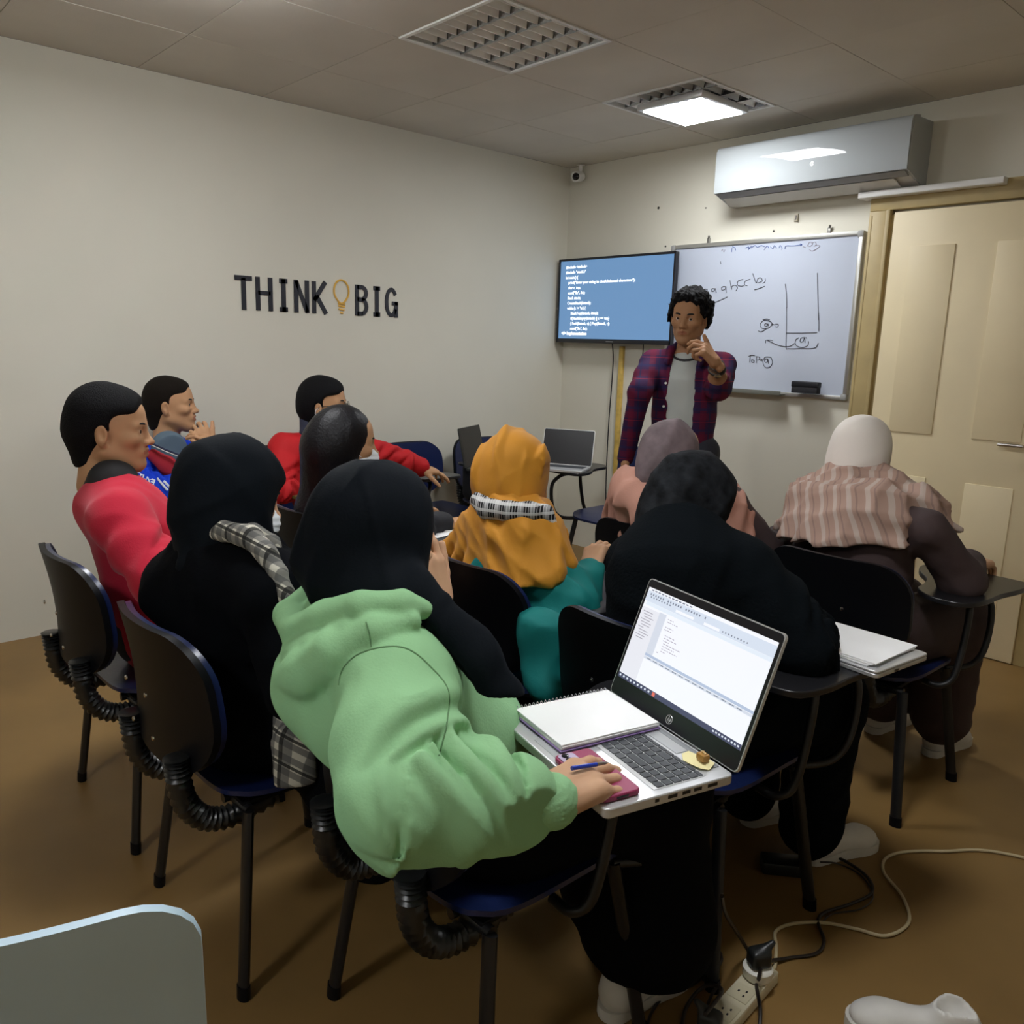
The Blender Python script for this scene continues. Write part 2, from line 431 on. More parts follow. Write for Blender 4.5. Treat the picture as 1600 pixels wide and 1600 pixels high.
xprism([(-.20, -.112), (-.215, -.108), (-.175, -.128), (-.16, -.122)], W2-.012, 'vent_slot', M_acd, ac)
xprism([(-.165, -.128), (-.172, -.131), (-.072, -.160), (-.066, -.156)], W2-.08, 'louvre_flap', M_acl, ac)
for s in (-1, 1): xprism([(-.002, -.148), (-.06, -.152), (-.20, -.108), (-.218, -.09), (-.212, .06), (-.19, .132), (-.002, .138)], .006, 'end_cap', M_ac, ac, x0=s*(W2-.004))
ob = text_mesh('\u2302', .03) if False else None
lg = MB(); lg.tube(catmull([(.05+.009*math.cos(a), -.2263, -.022+.009*math.sin(a)) for a in np.linspace(.6, 5.9, 12)], 2), .0012, 6); lg.tube([(.05, -.2263, -.014), (.05, -.2263, -.03)], .0012, 6)
lg.build('emblem', mat('emblem_silver', (.95, .95, .95), .2, metal=.3), ac)

# ------------------------------------------------------------------ security camera, trunking, wall fixings
sc_ = thing('security_camera', 'small white dome camera with a black lens in the ceiling corner', 'camera', (-4.07, 4.21, 2.50))
fr = frame((0, 0, 0), (1, 0, 0), (0, .35, 1)); 
MB().lathe([(.001, -.045), (.026, -.045), (.032, -.03), (.034, .0), (.034, .028), (.028, .034)], 20, Matrix.Rotation(math.radians(100), 4, 'X') @ Matrix.Rotation(math.radians(0), 4, 'Z')).build('body', M_white_enamel, sc_)
o = MB().lathe([(.0, .030), (.021, .034), (.024, .036), (.020, .042), (.010, .047), (.001, .048)], 18, Matrix.Rotation(math.radians(25), 4, 'Z') @ Matrix.Rotation(math.radians(100), 4, 'X')).build('lens', mat('black_gloss', (.008, .008, .01), .15), sc_)
MB().lathe([(.02, 0), (.022, .02), (.012, .03), (.012, .07), (.03, .075)], 14, Matrix.Translation((0, .025, .0)) @ Matrix.Rotation(0, 4, 'X')).build('mount', M_white_enamel, sc_)
tr = thing('cable_trunking', 'short white plastic trunking under the air conditioner by the door', 'trunking', (-1.78, 4.28, 2.175))
MB().box((0, -.045, 0), (.33, .043, .016), bevel=.004).build('channel', M_white_enamel, tr)
MB().box((0, -.091, .0), (.33, .003, .013), bevel=.001).build('cover', mat('trunking_cover', (.88, .88, .87), .4), tr)
M_hole = mat('screw_hole', (.03, .028, .025), .8)
for (x, z, r, l) in [(-3.434, 2.252, .008, 'dark drill hole in the wall above the television'), (-3.082, 2.219, .004, 'tiny drill mark in the wall below the air conditioner corner'), (-3.361, 2.02, .006, 'dark wall plug just above the television right corner'), (-2.621, 2.055, .006, 'dark wall plug just above the middle of the whiteboard')]:
    h_ = thing('wall_plug', l, 'wall plug', (x, Y1, z))
    MB().lathe([(r, -.0), (r, .002), (r*.6, .003)], 10, Matrix.Rotation(math.radians(90), 4, 'X')).build('socket', M_hole, h_)
hk = thing('wall_hook', 'small metal hook on the wall between air conditioner and whiteboard', 'hook', (-2.489, Y1, 2.114))
MB().box((0, -.004, 0), (.012, .004, .02), bevel=.002).build('plate', mat('hook_putty', (.55, .5, .4), .6), hk)
MB().tube(catmull([(0, -.006, .008), (.006, -.02, .006), (.01, -.026, -.006), (.004, -.02, -.014)], 4), .0035, 6).build('hook_wire', mat('dull_steel', (.35, .34, .33), .4, metal=.8), hk)

# ------------------------------------------------------------------ door
dr = tag(MB().box((-2.012, Y1-.02, 1.05), (.055, .022, 1.05), bevel=.004).box((-1.965, Y1-.03, 1.05), (.010, .03, 1.05), bevel=.003).box((-1.09, Y1-.02, 1.05), (.055, .022, 1.05), bevel=.004)
         .box((-1.55, Y1-.02, 2.145), (.517, .022, .045), bevel=.004).build('trim_1', M_tan), kind='structure')
MB().box((-1.945, Y1-.016, 1.04), (.012, .02, 1.04), bevel=.003).box((-2.055, Y1-.018, 1.04), (.006, .026, 1.04), bevel=.002).build('moulding', M_tan, dr)
door = tag(MB().box((-1.54, Y1-.035, 1.045), (.395, .02, 1.04), bevel=.003).build('door_1', M_door), kind='structure')
for z0, z1 in ((.18, .85), (1.0, 1.95)):
    for x0, x1 in ((-1.87, -1.6), (-1.48, -1.21)):
        p = MB(); cx, cz, hx, hz = (x0+x1)/2, (z0+z1)/2, (x1-x0)/2, (z1-z0)/2
        p.box((cx, Y1-.057, cz), (hx-.03, .004, hz-.03), bevel=.003)
        p.build('panel', M_door, door)
hd = MB().tube([(-1.22, Y1-.055, 1.02), (-1.22, Y1-.10, 1.02), (-1.32, Y1-.10, 1.02)], .009, 10).build('door_handle', mat('door_steel', (.6, .58, .55), .3, metal=1), door)

# ------------------------------------------------------------------ wall lettering
M_ink = mat('navy_black_letter', (.014, .015, .024), .5)
M_amber = mat('amber_letter', (.74, .43, .07), .5)
wl = thing('wall_lettering', 'THINK BIG lettering with an amber light bulb between the words on the left wall', 'sign', (X0, 2.38, 1.535))
LH = .170; SW = .024
def letter(ch, y0, y1, z0=0.0):
    w = y1-y0; mb = MB(); T = .006
    def seg(a, b, sw=SW):
        a = Vector((a[0], a[1])); b = Vector((b[0], b[1])); d = (b-a); n = Vector((-d.y, d.x)).normalized()*sw/2
        mb.prism([tuple(p) for p in (a-n, b-n, b+n, a+n)], T, F_)
    F_ = Matrix(((0, 0, 1, 0), (1, 0, 0, y0-2.38), (0, 1, 0, z0), (0, 0, 0, 1)))
    s = SW/2
    def arc(cx, cy, rx, ry, a0, a1, n=10, sw=SW*.92):
        A = [math.radians(a0+(a1-a0)*k/n) for k in range(n+1)]
        o = [(cx+(rx+sw/2)*math.cos(a), cy+(ry+sw/2)*math.sin(a)) for a in A]; i_ = [(cx+(rx-sw/2)*math.cos(a), cy+(ry-sw/2)*math.sin(a)) for a in A]
        for k in range(n): mb.prism([i_[k], o[k], o[k+1], i_[k+1]], T, F_)
    if ch == 'T': seg((0, LH-s), (w, LH-s)); seg((w/2, 0), (w/2, LH-s))
    if ch == 'H': seg((s, 0), (s, LH)); seg((w-s, 0), (w-s, LH)); seg((s, LH*.53), (w-s, LH*.53), SW*.85)
    if ch == 'I': seg((w/2, 0), (w/2, LH)); seg((0, LH-s), (w, LH-s)); seg((0, s), (w, s))
    if ch == 'N': seg((s, 0), (s, LH)); seg((w-s, 0), (w-s, LH)); seg((s, LH-.004), (w-s, .004), SW*.95)
    if ch == 'K': seg((s, 0), (s, LH)); seg((s, LH*.40), (w-s*.8, LH)); seg((s*2.2, LH*.56), (w-s*.6, 0))
    if ch == 'B':
        seg((s, 0), (s, LH)); seg((s, LH-s), (w*.5, LH-s)); seg((s, LH*.53), (w*.52, LH*.53)); seg((s, s), (w*.55, s))
        arc(w*.48, LH*.735, w*.5-s, LH*.205-s*.1, -90, 90); arc(w*.5, LH*.30, w*.5-s, LH*.235-s*.1, -90, 90)
    if ch == 'G':
        arc(w*.5, LH*.5, w*.5-s, LH*.5-s, 35, 330, 20); seg((w*.55, LH*.47), (w, LH*.47), SW*.85); seg((w-s, LH*.52), (w-s, 0))
    return mb
for ch, a, b in [('T', 1.883, 1.976), ('H', 1.995, 2.089), ('I', 2.129, 2.174), ('N', 2.212, 2.301), ('K', 2.319, 2.411), ('B', 2.590, 2.676), ('I', 2.712, 2.755), ('G', 2.788, 2.879)]:
    letter(ch, a, b).build('letter', M_ink, wl, False)
bu = MB(); yc = 2.502-2.38
ringp = [(.003, yc+.047*math.sin(a)*(1 if math.cos(a) > -.3 else 1-.30*(abs(math.cos(a))-.3)/.7), .128+.060*math.cos(a)*(1 if math.cos(a) > 0 else 1.12)) for a in np.linspace(0, 2*math.pi, 28, endpoint=False)]
bu.tube([Vector(p) for p in ringp], .0055, 6, closed=True)
bu.build('bulb_outline', M_amber, wl)
for k, (hw, z) in enumerate([(.023, .060), (.021, .046), (.019, .028), (.010, .010)]):
    MB().box((.003, yc, z), (.003, hw, .0055), Matrix.Rotation(-.12, 3, 'X'), bevel=.002).build('bulb_base_line', M_amber, wl)

# ------------------------------------------------------------------ television
M_tvb = mat('tv_plastic', (.010, .010, .014), .3)
M_scr = mat('tv_screen_lit', (.02, .02, .03), .2, emit=((.22, .45, .80), .62))
M_txt = mat('tv_text_lit', (.8, .8, .8), .4, emit=((.9, .95, 1.0), 1.15))
tv = thing('television', 'wall-mounted flat television showing white code on a blue screen', 'television', (-3.69, 4.19, 1.70))
tvm = .49; tvh = .274
MB().box((0, .012, 0), (tvm, .014, tvh), bevel=.006).build('cabinet', M_tvb, tv)
MB().box((0, .035, -.02), (tvm*.7, .012, tvh*.65), bevel=.008).build('rear_cover', M_tvb, tv)
MB().box((0, .062, 0), (.12, .021, .14)).build('wall_bracket', mat('bracket_black', (.02, .02, .02), .5), tv)
scr = MB().box((0, -.0035, .006), (tvm-.014, .002, tvh-.020)).build('screen', M_scr, tv, False)
bz = MB()
for s in (-1, 1):
    bz.box((s*(tvm-.006), -.006, 0), (.007, .006, tvh), bevel=.002)
bz.box((0, -.006, tvh-.006), (tvm, .006, .007), bevel=.002); bz.box((0, -.006, -tvh+.010), (tvm, .006, .012), bevel=.002); bz.build('bezel', M_tvb, tv)
TXT = [(.05, '#include <stdio.h>'), (.05, '#include "stack.h"'), (.05, 'int main() {'), (.075, 'printf("Enter your string to check balanced characters:");'), (.075, 'char c, top;'), (.075, 'scanf("%c", &c);'), (.075, 'Stack stack;'),
       (.075, 'CreateStack(&stack);'), (.075, "while (c != '\\n') {"), (.11, 'StackTop(&stack, &top);'), (.11, 'if(StackEmpty(&stack) || c == top)'), (.11, '{ Push(&stack, c); } Pop(&stack, c);'), (.11, 'scanf("%c", &c);'), (.03, '</> Implementation')]
for i, (ind, line) in enumerate(TXT):
    last = i == len(TXT)-1
    me = text_mesh(line, .0255 if not last else .029, .0004, bold=.0007 if not last else .0016)
    o = link('code_line', me, scr, M_txt); o.location = (-tvm+.014+ind, -.0062, tvh-.062-.0335*i); o.rotation_euler = (math.pi/2, 0, 0)
MB().box((0, -.0125, -tvh+.010), (.03, .0006, .003)).build('maker_mark', mat('grey_mark', (.25, .25, .26), .4), tv)
M_cable = mat('black_cable', (.012, .012, .013), .45)
cb = thing('television_cable', 'thin black cable hanging from the television next to a yellow strip', 'cable', (-3.72, 4.26, .35))
MB().tube(catmull([(.005, -.03, 1.10), (.012, -.015, .98), (.006, -.01, .8), (-.002, -.01, .55), (.0, -.01, .2), (.01, -.01, .0)], 6), .004, 8).build('cord', M_cable, cb)
cb2 = thing('television_cable', 'thin black cable slanting down from the television behind the standing man', 'cable', (-3.5, 4.26, .35))
MB().tube(catmull([(.05, -.03, 1.10), (.04, -.02, .98), (.0, -.012, .8), (-.03, -.01, .5), (-.03, -.01, .0)], 6), .0035, 8).build('cord', M_cable, cb2)
ys_ = thing('wall_strip', 'yellowed vertical cable strip on the wall below the television', 'trunking', (-3.655, 4.28, .12))
MB().box((0, -.012, .63), (.017, .012, .66), bevel=.004).build('channel', mat('yellowed_plastic', (.62, .42, .10), .5, noise=(20, .25)), ys_)

# ------------------------------------------------------------------ whiteboard
M_wb = mat('whiteboard_enamel', (.54, .59, .70), .18, spec=.5, noise=(2.5, .03))
M_wbf = mat('whiteboard_aluminium', (.55, .55, .52), .35, metal=.7)
wb = thing('whiteboard', 'large whiteboard with handwritten stack diagram and letters beside the television', 'whiteboard', (-2.695, Y1, 1.59))
bw, bh = .60, .425
brd = MB().box((0, -.013, 0), (bw-.008, .006, bh-.008)).build('board', M_wb, wb, False)
for s, nm in ((1, 'frame_rail'), (-1, 'frame_rail')):
    MB().box((0, -.016, s*(bh-.009)), (bw-.02, .012, .011), bevel=.003).build(nm, M_wbf, wb)
    MB().box((s*(bw-.009), -.016, 0), (.011, .012, bh-.02), bevel=.003).build(nm, M_wbf, wb)
M_corner = mat('grey_corner_plastic', (.34, .34, .33), .5)
for sx in (-1, 1):
    for sz in (-1, 1): MB().box((sx*(bw-.014), -.016, sz*(bh-.014)), (.018, .015, .018), bevel=.009).build('corner_cap', M_corner, wb)
MB().box((-.13, -.045, -bh+.006), (.38, .035, .004), bevel=.002).box((-.13, -.078, -bh+.014), (.38, .003, .012), bevel=.002).build('pen_tray', mat('tray_grey', (.16, .165, .14), .5), wb)
for x in (-.345, .405):
    h_ = MB().box((x, -.010, bh+.014), (.010, .004, .018), bevel=.003); h_.tube([(x, -.01, bh+.03), (x+.008, -.02, bh+.04)], .006, 8); h_.build('hanger', mat('hanger_steel', (.3, .29, .27), .4, metal=.7), wb)
er = thing('board_eraser', 'black board eraser resting at the bottom right of the whiteboard', 'eraser', (-2.30, 4.208, 1.187))
MB().box((0, 0, .018), (.075, .020, .016), bevel=.004).build('felt', mat('eraser_felt', (.02, .02, .025), .9), er)
MB().box((0, 0, .048), (.078, .021, .016), bevel=.006).build('grip', mat('eraser_body', (.006, .007, .012), .5), er)
# pen strokes (board coordinates: u right, v up, metres from the board centre)
M_pen = mat('black_marker', (.05, .05, .07), .6); M_penb = mat('blue_marker', (.07, .13, .40), .6); M_penf = mat('faded_marker', (.36, .33, .40), .7)
def strokes(name, m, lines, w=.0022):
    mb = MB()
    for ln in lines:
        P = [(u, -.0203, v) for u, v in (catmull([(a, b, 0) for a, b in ln], 5) and [(p.x, p.y) for p in catmull([(a, b, 0) for a, b in ln], 5)])]
        mb.tube([Vector(p) for p in P], w, 5)
    return tag(mb.build(name, m, brd), kind='stuff')
strokes('handwriting', M_penb, [[(-0.172, 0.389), (-0.173, 0.366)], [(-0.172, 0.395), (-0.152, 0.387), (-0.148, 0.374)], [(-0.084, 0.383), (-0.062, 0.388), (-0.064, 0.372), (-0.046, 0.391)], [(-0.046, 0.381), (-0.024, 0.393), (-0.007, 0.382), (0.015, 0.39), (0.038, 0.382)], [(0.036, 0.366), (0.053, 0.385), (0.065, 0.374)], [(0.075, 0.38), (0.091, 0.369), (0.097, 0.385), (0.113, 0.371)], [(0.128, 0.37), (0.134, 0.383), (0.146, 0.369), (0.143, 0.36)], [(0.165, 0.362), (0.167, 0.377), (0.185, 0.379)], [(0.185, 0.378), (0.22, 0.376), (0.262, 0.379)], [(0.251, 0.384), (0.264, 0.379), (0.254, 0.374)]], .0016)
strokes('handwriting', M_penf, [[(-0.243, 0.376), (-0.236, 0.386), (-0.226, 0.369), (-0.219, 0.382)], [(0.295, 0.369), (0.306, 0.39), (0.324, 0.38), (0.312, 0.368), (0.298, 0.372)], [(0.317, 0.383), (0.337, 0.388), (0.346, 0.372), (0.333, 0.367)], [(0.307, 0.353), (0.328, 0.343), (0.367, 0.365), (0.339, 0.373)], [(0.27, 0.368), (0.285, 0.364)]], .0016)
strokes('handwriting', M_pen, [[(-0.244, 0.318), (-0.241, 0.303)]], .0019)
strokes('handwriting', M_pen, [[(-0.323, 0.163), (-0.345, 0.164), (-0.347, 0.146), (-0.326, 0.149), (-0.322, 0.166), (-0.319, 0.135)], [(-0.269, 0.165), (-0.29, 0.166), (-0.29, 0.151), (-0.272, 0.153), (-0.267, 0.168), (-0.256, 0.141)], [(-0.196, 0.175), (-0.22, 0.174), (-0.221, 0.158), (-0.199, 0.16), (-0.194, 0.176), (-0.188, 0.139)], [(-0.169, 0.209), (-0.154, 0.158), (-0.153, 0.175), (-0.132, 0.181), (-0.115, 0.167), (-0.125, 0.149)], [(-0.083, 0.212), (-0.114, 0.204), (-0.116, 0.181), (-0.088, 0.175), (-0.076, 0.178)], [(-0.037, 0.211), (-0.067, 0.202), (-0.071, 0.183), (-0.053, 0.176)], [(-0.023, 0.242), (0.004, 0.19), (0.013, 0.213), (0.032, 0.215), (0.041, 0.199), (0.016, 0.189)], [(0.059, 0.211), (0.06, 0.195), (0.046, 0.186)], [(-0.004, 0.152), (0.03, 0.16), (0.059, 0.17)], [(-0.286, 0.08), (-0.234, 0.096), (-0.178, 0.117)]], .0019)
strokes('handwriting', M_pen, [[(0.368, 0.229), (0.377, 0.16), (0.388, 0.079), (0.401, -0.014)], [(0.186, 0.178), (0.2, 0.114), (0.208, 0.05)], [(0.206, 0.054), (0.216, -0.048), (0.226, -0.162), (0.24, -0.168), (0.308, -0.166), (0.376, -0.164), (0.402, -0.156), (0.412, -0.135)], [(0.397, 0.022), (0.405, -0.028), (0.409, -0.073)], [(0.222, -0.084), (0.3, -0.083), (0.4, -0.08)]], .0019)
strokes('handwriting', M_pen, [[(0.113, -0.023), (0.076, -0.015), (0.053, -0.036), (0.062, -0.057), (0.092, -0.06), (0.118, -0.049), (0.125, -0.03), (0.1, -0.017)], [(0.099, -0.036), (0.082, -0.034), (0.082, -0.046), (0.096, -0.046), (0.101, -0.034), (0.104, -0.047)], [(0.066, -0.012), (0.087, -0.008), (0.109, -0.012)], [(0.042, -0.073), (0.064, -0.078), (0.092, -0.062)], [(0.123, -0.033), (0.131, -0.044), (0.126, -0.036), (0.147, -0.041)], [(0.147, -0.036), (0.165, -0.038), (0.163, -0.051), (0.148, -0.05)]], .0019)
strokes('handwriting', M_pen, [[(0.274, -0.139), (0.25, -0.154), (0.215, -0.157), (0.173, -0.15), (0.13, -0.135), (0.105, -0.125)], [(0.097, -0.141), (0.098, -0.125), (0.123, -0.123), (0.14, -0.125)], [(0.355, -0.126), (0.352, -0.149), (0.319, -0.159), (0.284, -0.148), (0.278, -0.122), (0.297, -0.108)], [(0.325, -0.106), (0.308, -0.112), (0.307, -0.13), (0.324, -0.127), (0.33, -0.104), (0.336, -0.134)], [(0.336, -0.106), (0.343, -0.111)]], .0019)
strokes('handwriting', M_pen, [[(-0.006, -0.217), (0.012, -0.21), (0.034, -0.21)], [(0.006, -0.214), (0.005, -0.251)], [(0.017, -0.234), (0.017, -0.246), (0.03, -0.25), (0.033, -0.239), (0.02, -0.234)], [(0.046, -0.214), (0.05, -0.252)], [(0.047, -0.217), (0.065, -0.219), (0.066, -0.232), (0.052, -0.235)], [(0.073, -0.232), (0.086, -0.231)], [(0.073, -0.238), (0.087, -0.236)], [(0.138, -0.217), (0.102, -0.218), (0.09, -0.245), (0.108, -0.274), (0.138, -0.27), (0.15, -0.246), (0.139, -0.219)], [(0.118, -0.228), (0.1, -0.231), (0.104, -0.246), (0.118, -0.243), (0.12, -0.228), (0.127, -0.254)]], .0019)

# ================================================================== tablet-arm chairs
M_navy = mat('navy_chair_plastic', (.008, .016, .070), .30, spec=.5, bump=(140, .04))
M_shell = mat('black_chair_shell', (.0030, .0034, .005), .45, spec=.18)
M_tube = mat('black_chair_tube', (.009, .009, .010), .38, spec=.5)
M_rib = mat('ribbed_rubber', (.012, .013, .014), .32, spec=.6)
M_tab = mat('black_writing_board', (.012, .012, .014), .3, spec=.5)
M_screw = mat('chrome_screw', (.7, .7, .7), .25, metal=1)
M_grey = mat('grey_blue_plastic', (.52, .68, .80), .4, spec=.5, noise=(4, .05))

def curved_panel(w, h, thick, bow, top_r, bot_r, nx=16, nz=18, lean=0.0):
    """rounded shell panel, x across, z up, concave towards +y"""
    V = []; F = []
    def halfw(z):
        t = z/h; r = w/2
        if t > 1-top_r/h: q = (z-(h-top_r))/top_r; return r-top_r*(1-math.sqrt(max(0, 1-q*q)))
        if t < bot_r/h: q = (bot_r-z)/bot_r; return r-bot_r*(1-math.sqrt(max(0, 1-q*q)))
        return r
    rows = [h*(.5-.5*math.cos(math.pi*k/nz)) for k in range(nz+1)]
    for side in (0, 1):
        for z in rows:
            hw = max(halfw(z), .004)
            for i in range(nx+1):
                x = -hw+2*hw*i/nx
                y = bow*((x/(w/2))**2)+lean*z+.012*math.sin(math.pi*z/h)
                V.append((x, y-(thick if side == 0 else 0), z))
    R = (nx+1); S = R*(nz+1)
    for j in range(nz):
        for i in range(nx):
            a = j*R+i
            F.append((a, a+1, a+R+1, a+R)); F.append((S+a, S+a+R, S+a+R+1, S+a+1))
    for j in range(nz): a = j*R; F.append((a, a+R, S+a+R, S+a)); b = a+nx; F.append((b, S+b, S+b+R, b+R))
    for i in range(nx): F.append((i, S+i, S+i+1, i+1)); a = nz*R+i; F.append((a, a+1, S+a+1, S+a))
    return V, F

def bevelmod(o, w=.004, seg=2):
    b = o.modifiers.new('bevel', 'BEVEL'); b.width = w; b.segments = seg; b.limit_method = 'ANGLE'; b.angle_limit = math.radians(50)

def make_chair(tablet=True, tabflip=1):
    t = thing('tablet_chair', 'x', 'chair', (0, 0, 0))
    # legs: oval tube, splayed
    for sx in (-1, 1):
        for sy, yb, yt in ((-1, -.215, -.17), (1, .215, .15)):
            lg = MB().tube([(sx*.25, yb, .012), (sx*.205, yt, .405)], .0165, 12, ry=.0115); o = lg.build('leg', M_tube, t)
            MB().tube([(sx*.2505, yb*1.002, 0), (sx*.2485, yb*.994, .03)], .0185, 12, ry=.0135).build('foot_cap', M_shell, o)
    fr_ = MB()
    for y in (-.165, .145): fr_.tube([(-.205, y, .402), (.205, y, .402)], .013, 10)
    for x in (-.12, .12): fr_.tube([(x, -.19, .404), (x, .17, .404)], .011, 10)
    fr_.build('seat_frame', M_tube, t)
    # seat: dished cushion-like shell
    V = []; F = []; nx, ny = 14, 14
    for side in (0, 1):
        for j in range(ny+1):
            v = -1+2*j/ny
            for i in range(nx+1):
                u = -1+2*i/nx
                q = (abs(u)**5+abs(v)**5)**(1/5); k = max(abs(u), abs(v))
                sc = (k/q if q > 1e-6 else 1)
                x, y = u*sc*.228, v*sc*.215
                z = .438+.010*(u*u)-.018*max(0, v)**3+.006*max(0, -v)**2 - (.022 if side == 0 else 0)*(1-.5*k**6)
                V.append((x, y, z))
    R = nx+1; S = R*(ny+1)
    for j in range(ny):
        for i in range(nx):
            a = j*R+i; F.append((a, a+R, a+R+1, a+1)); F.append((S+a, S+a+1, S+a+R+1, S+a+R))
    for j in range(ny): a = j*R; F.append((a, S+a, S+a+R, a+R)); b = a+nx; F.append((b, b+R, S+b+R, S+b))
    for i in range(nx): F.append((i, i+1, S+i+1, S+i)); a = ny*R+i; F.append((a, S+a, S+a+1, a+1))
    MB().add(V, F).build('seat', M_navy, t)
    MB().box((0, 0, .412), (.19, .175, .006), bevel=.004).build('seat_pan', M_shell, t)
    # backrest: blue inner panel and black outer shell
    V, F = curved_panel(.455, .312, .012, .045, .10, .13, lean=-.10)
    bk = MB().add([(x, y-.262, z+.495) for x, y, z in V], F).build('backrest', M_navy, t)
    V, F = curved_panel(.462, .319, .016, .045, .103, .133, lean=-.10)
    MB().add([(x, y-.275, z+.4915) for x, y, z in V], F).build('back_shell', M_shell, t)
    for z in (.56, .66):
        for sx in (-.06, .06):
            MB().lathe([(.006, 0), (.0055, .003), (.002, .004)], 8, Matrix.Translation((sx, -.302-.10*(z-.4915), z)) @ Matrix.Rotation(math.radians(90), 4, 'X')).build('screw', M_screw, t)
    # ribbed back support curving under the seat
    for sx in (-.14, .14):
        path = catmull([(sx, -.292, .545), (sx, -.290, .51), (sx, -.280, .44), (sx, -.240, .385), (sx, -.175, .368), (sx, -.08, .385)], 9)
        rs = [.024+.0035*(1 if i % 2 else -1) for i in range(len(path))]
        MB().tube(path, rs, 14).build('ribbed_support', M_rib, t, True, 80)
    if tablet:
        tb = MB().tube(catmull([(.205, -.02, .405), (.255, -.02, .405), (.285, .0, .44), (.29, .03, .56), (.285, .05, .655), (.25, .10, .672), (.22, .20, .672), (.235, .27, .66), (.27, .30, .60), (.275, .28, .47), (.255, .23, .41), (.205, .15, .402)], 5), .0105, 10)
        tb.build('arm_tube', M_tube, t)
        out = [(.16, -.04), (.22, -.10), (.31, -.10), (.345, -.02), (.352, .10), (.37, .20), (.372, .28), (.34, .325), (.12, .33), (.06, .31), (.05, .25), (.08, .17), (.13, .10), (.15, .03)]
        pts = [(p.x, p.y) for p in catmull([(a, b, 0) for a, b in out], 4, closed=True)]
        o = MB().prism(pts, .016, Matrix.Translation((0, 0, .684))).build('writing_board', M_tab, t, True, 50); bevelmod(o, .003)
    return t
CHAIR = make_chair()
_used = [False]
def place_chair(x, y, deg, label, group='tablet-arm chairs of the class'):
    t = CHAIR if not _used[0] else copy_tree(CHAIR); _used[0] = True
    t.location = (x, y, 0); t.rotation_euler = (0, 0, math.radians(deg)); t['label'] = label; t['group'] = group
    return t
CH_L = place_chair(-1.77, .86, 0, 'navy tablet-arm chair under the person in black with the checked scarf')
CH_G = place_chair(-1.15, 1.01, 0, 'dark tablet-arm chair under the person in the light green hoodie')
CH_P = place_chair(-2.45, .86, 0, 'tablet-arm chair under the person in the crimson jacket')
CH_K = place_chair(-1.125, 1.66, 0, 'tablet-arm chair under the person in the black fleece coat, behind the open laptop')
CH_M = place_chair(-1.75, 1.70, 0, 'tablet-arm chair under the person in the mustard headscarf')
CH_H = place_chair(-2.68, 1.66, 0, 'tablet-arm chair under the person with long dark hair')
CH_S1 = place_chair(-1.77, 2.50, 0, 'tablet-arm chair under the person in the salmon coat')
CH_S2 = place_chair(-1.15, 2.65, 0, 'tablet-arm chair under the person with the pale headscarf')
CH_B = place_chair(-3.78, 1.50, -90, 'tablet-arm chair by the left wall under the boy in the blue sweatshirt')
CH_R = place_chair(-3.74, 2.14, -90, 'tablet-arm chair by the left wall under the man in the red jacket')
CH_7a = place_chair(-3.80, 2.86, -90, 'empty navy chair by the left wall beside the red-sleeved arm')
CH_7b = place_chair(-3.80, 3.42, -90, 'navy chair by the left wall holding a black bag')
CH_8 = place_chair(-3.12, 3.70, 180, 'dark chair carrying a silver laptop in the front corner')

# light grey chair cut by the lower left edge
gc = thing('plastic_chair', 'light grey plastic chair back at the lower left corner', 'chair', (-1.105, .17, 0), math.radians(68))
V, F = curved_panel(.46, .37, .012, .03, .075, .06, lean=-.16)
MB().add([(x, y-.20, z+.452) for x, y, z in V], F).build('backrest', M_grey, gc)
V, F = curved_panel(.38, .36, .012, .02, .07, .05)
Rm = Matrix.Translation((0, .17, .438)) @ Matrix.Rotation(math.radians(90), 4, 'X')
MB().add([Rm @ Vector(p) for p in V], F).build('seat', M_grey, gc)
for sx in (-1, 1):
    for y in (-.21, .2): MB().tube([(sx*.23, y*1.05, 0), (sx*.19, y*.85, .425)], .012, 10).build('leg', M_screw, gc)

# ================================================================== open silver laptop
M_silver = mat('laptop_silver', (.68, .69, .70), .32, metal=.55)
M_key = mat('dark_grey_key', (.055, .06, .068), .5)
M_blk = mat('laptop_black', (.010, .010, .013), .3)
M_scrw = mat('laptop_screen_white', (.05, .05, .05), .25, emit=((.92, .94, 1.0), .98))
def scr_mat(n, col, st): return mat(n, (.05, .05, .05), .25, emit=(col, st))
LAP = thing('open_laptop', 'open silver laptop with a bright code editor window on the tablet arm', 'laptop', (-.665, 1.11, .7135), math.radians(-14.1))
# local: origin at the right hinge corner, x to the right along the hinge, y away from the user
LW, LD, LHt = .36, .25, .24
base = MB().prism(rrect(LW, LD, .010, 4, (-LW/2, -LD/2)), .0165).build('base', M_silver, LAP, True, 50); bevelmod(base, .002)
MB().box((-LW/2, -.012, .0172), (LW/2-.03, .006, .0012), bevel=.001).build('hinge_cover', mat('hinge_dark', (.30, .31, .32), .35, metal=.4), LAP)
MB().box((-.20, -.030, .0170), (.105, .012, .0008)).build('speaker_grille', mat('grille_silver', (.50, .51, .52), .45, metal=.5), LAP)
kb = MB().box((-.182, -.098, .0166), (.166, .052, .0009), bevel=.0008).build('keyboard', mat('keyboard_well', (.66, .67, .68), .4, metal=.4), LAP)
rows = [(.009, [(.0185, 18)]), (.0165, [(.0185, 13), (.030, 1), (.0165, 4)]), (.0165, [(.026, 1), (.0185, 12), (.0225, 1), (.0165, 4)]), (.0165, [(.030, 1), (.0185, 11), (.037, 1), (.0165, 4)]), (.0165, [(.040, 1), (.0185, 10), (.0455, 1), (.0165, 4)]), (.0165, [(.0215, 3), (.020, 1), (.092, 1), (.0185, 3), (.018, 2), (.0165, 4)])]
kcache = {}
y = -.049
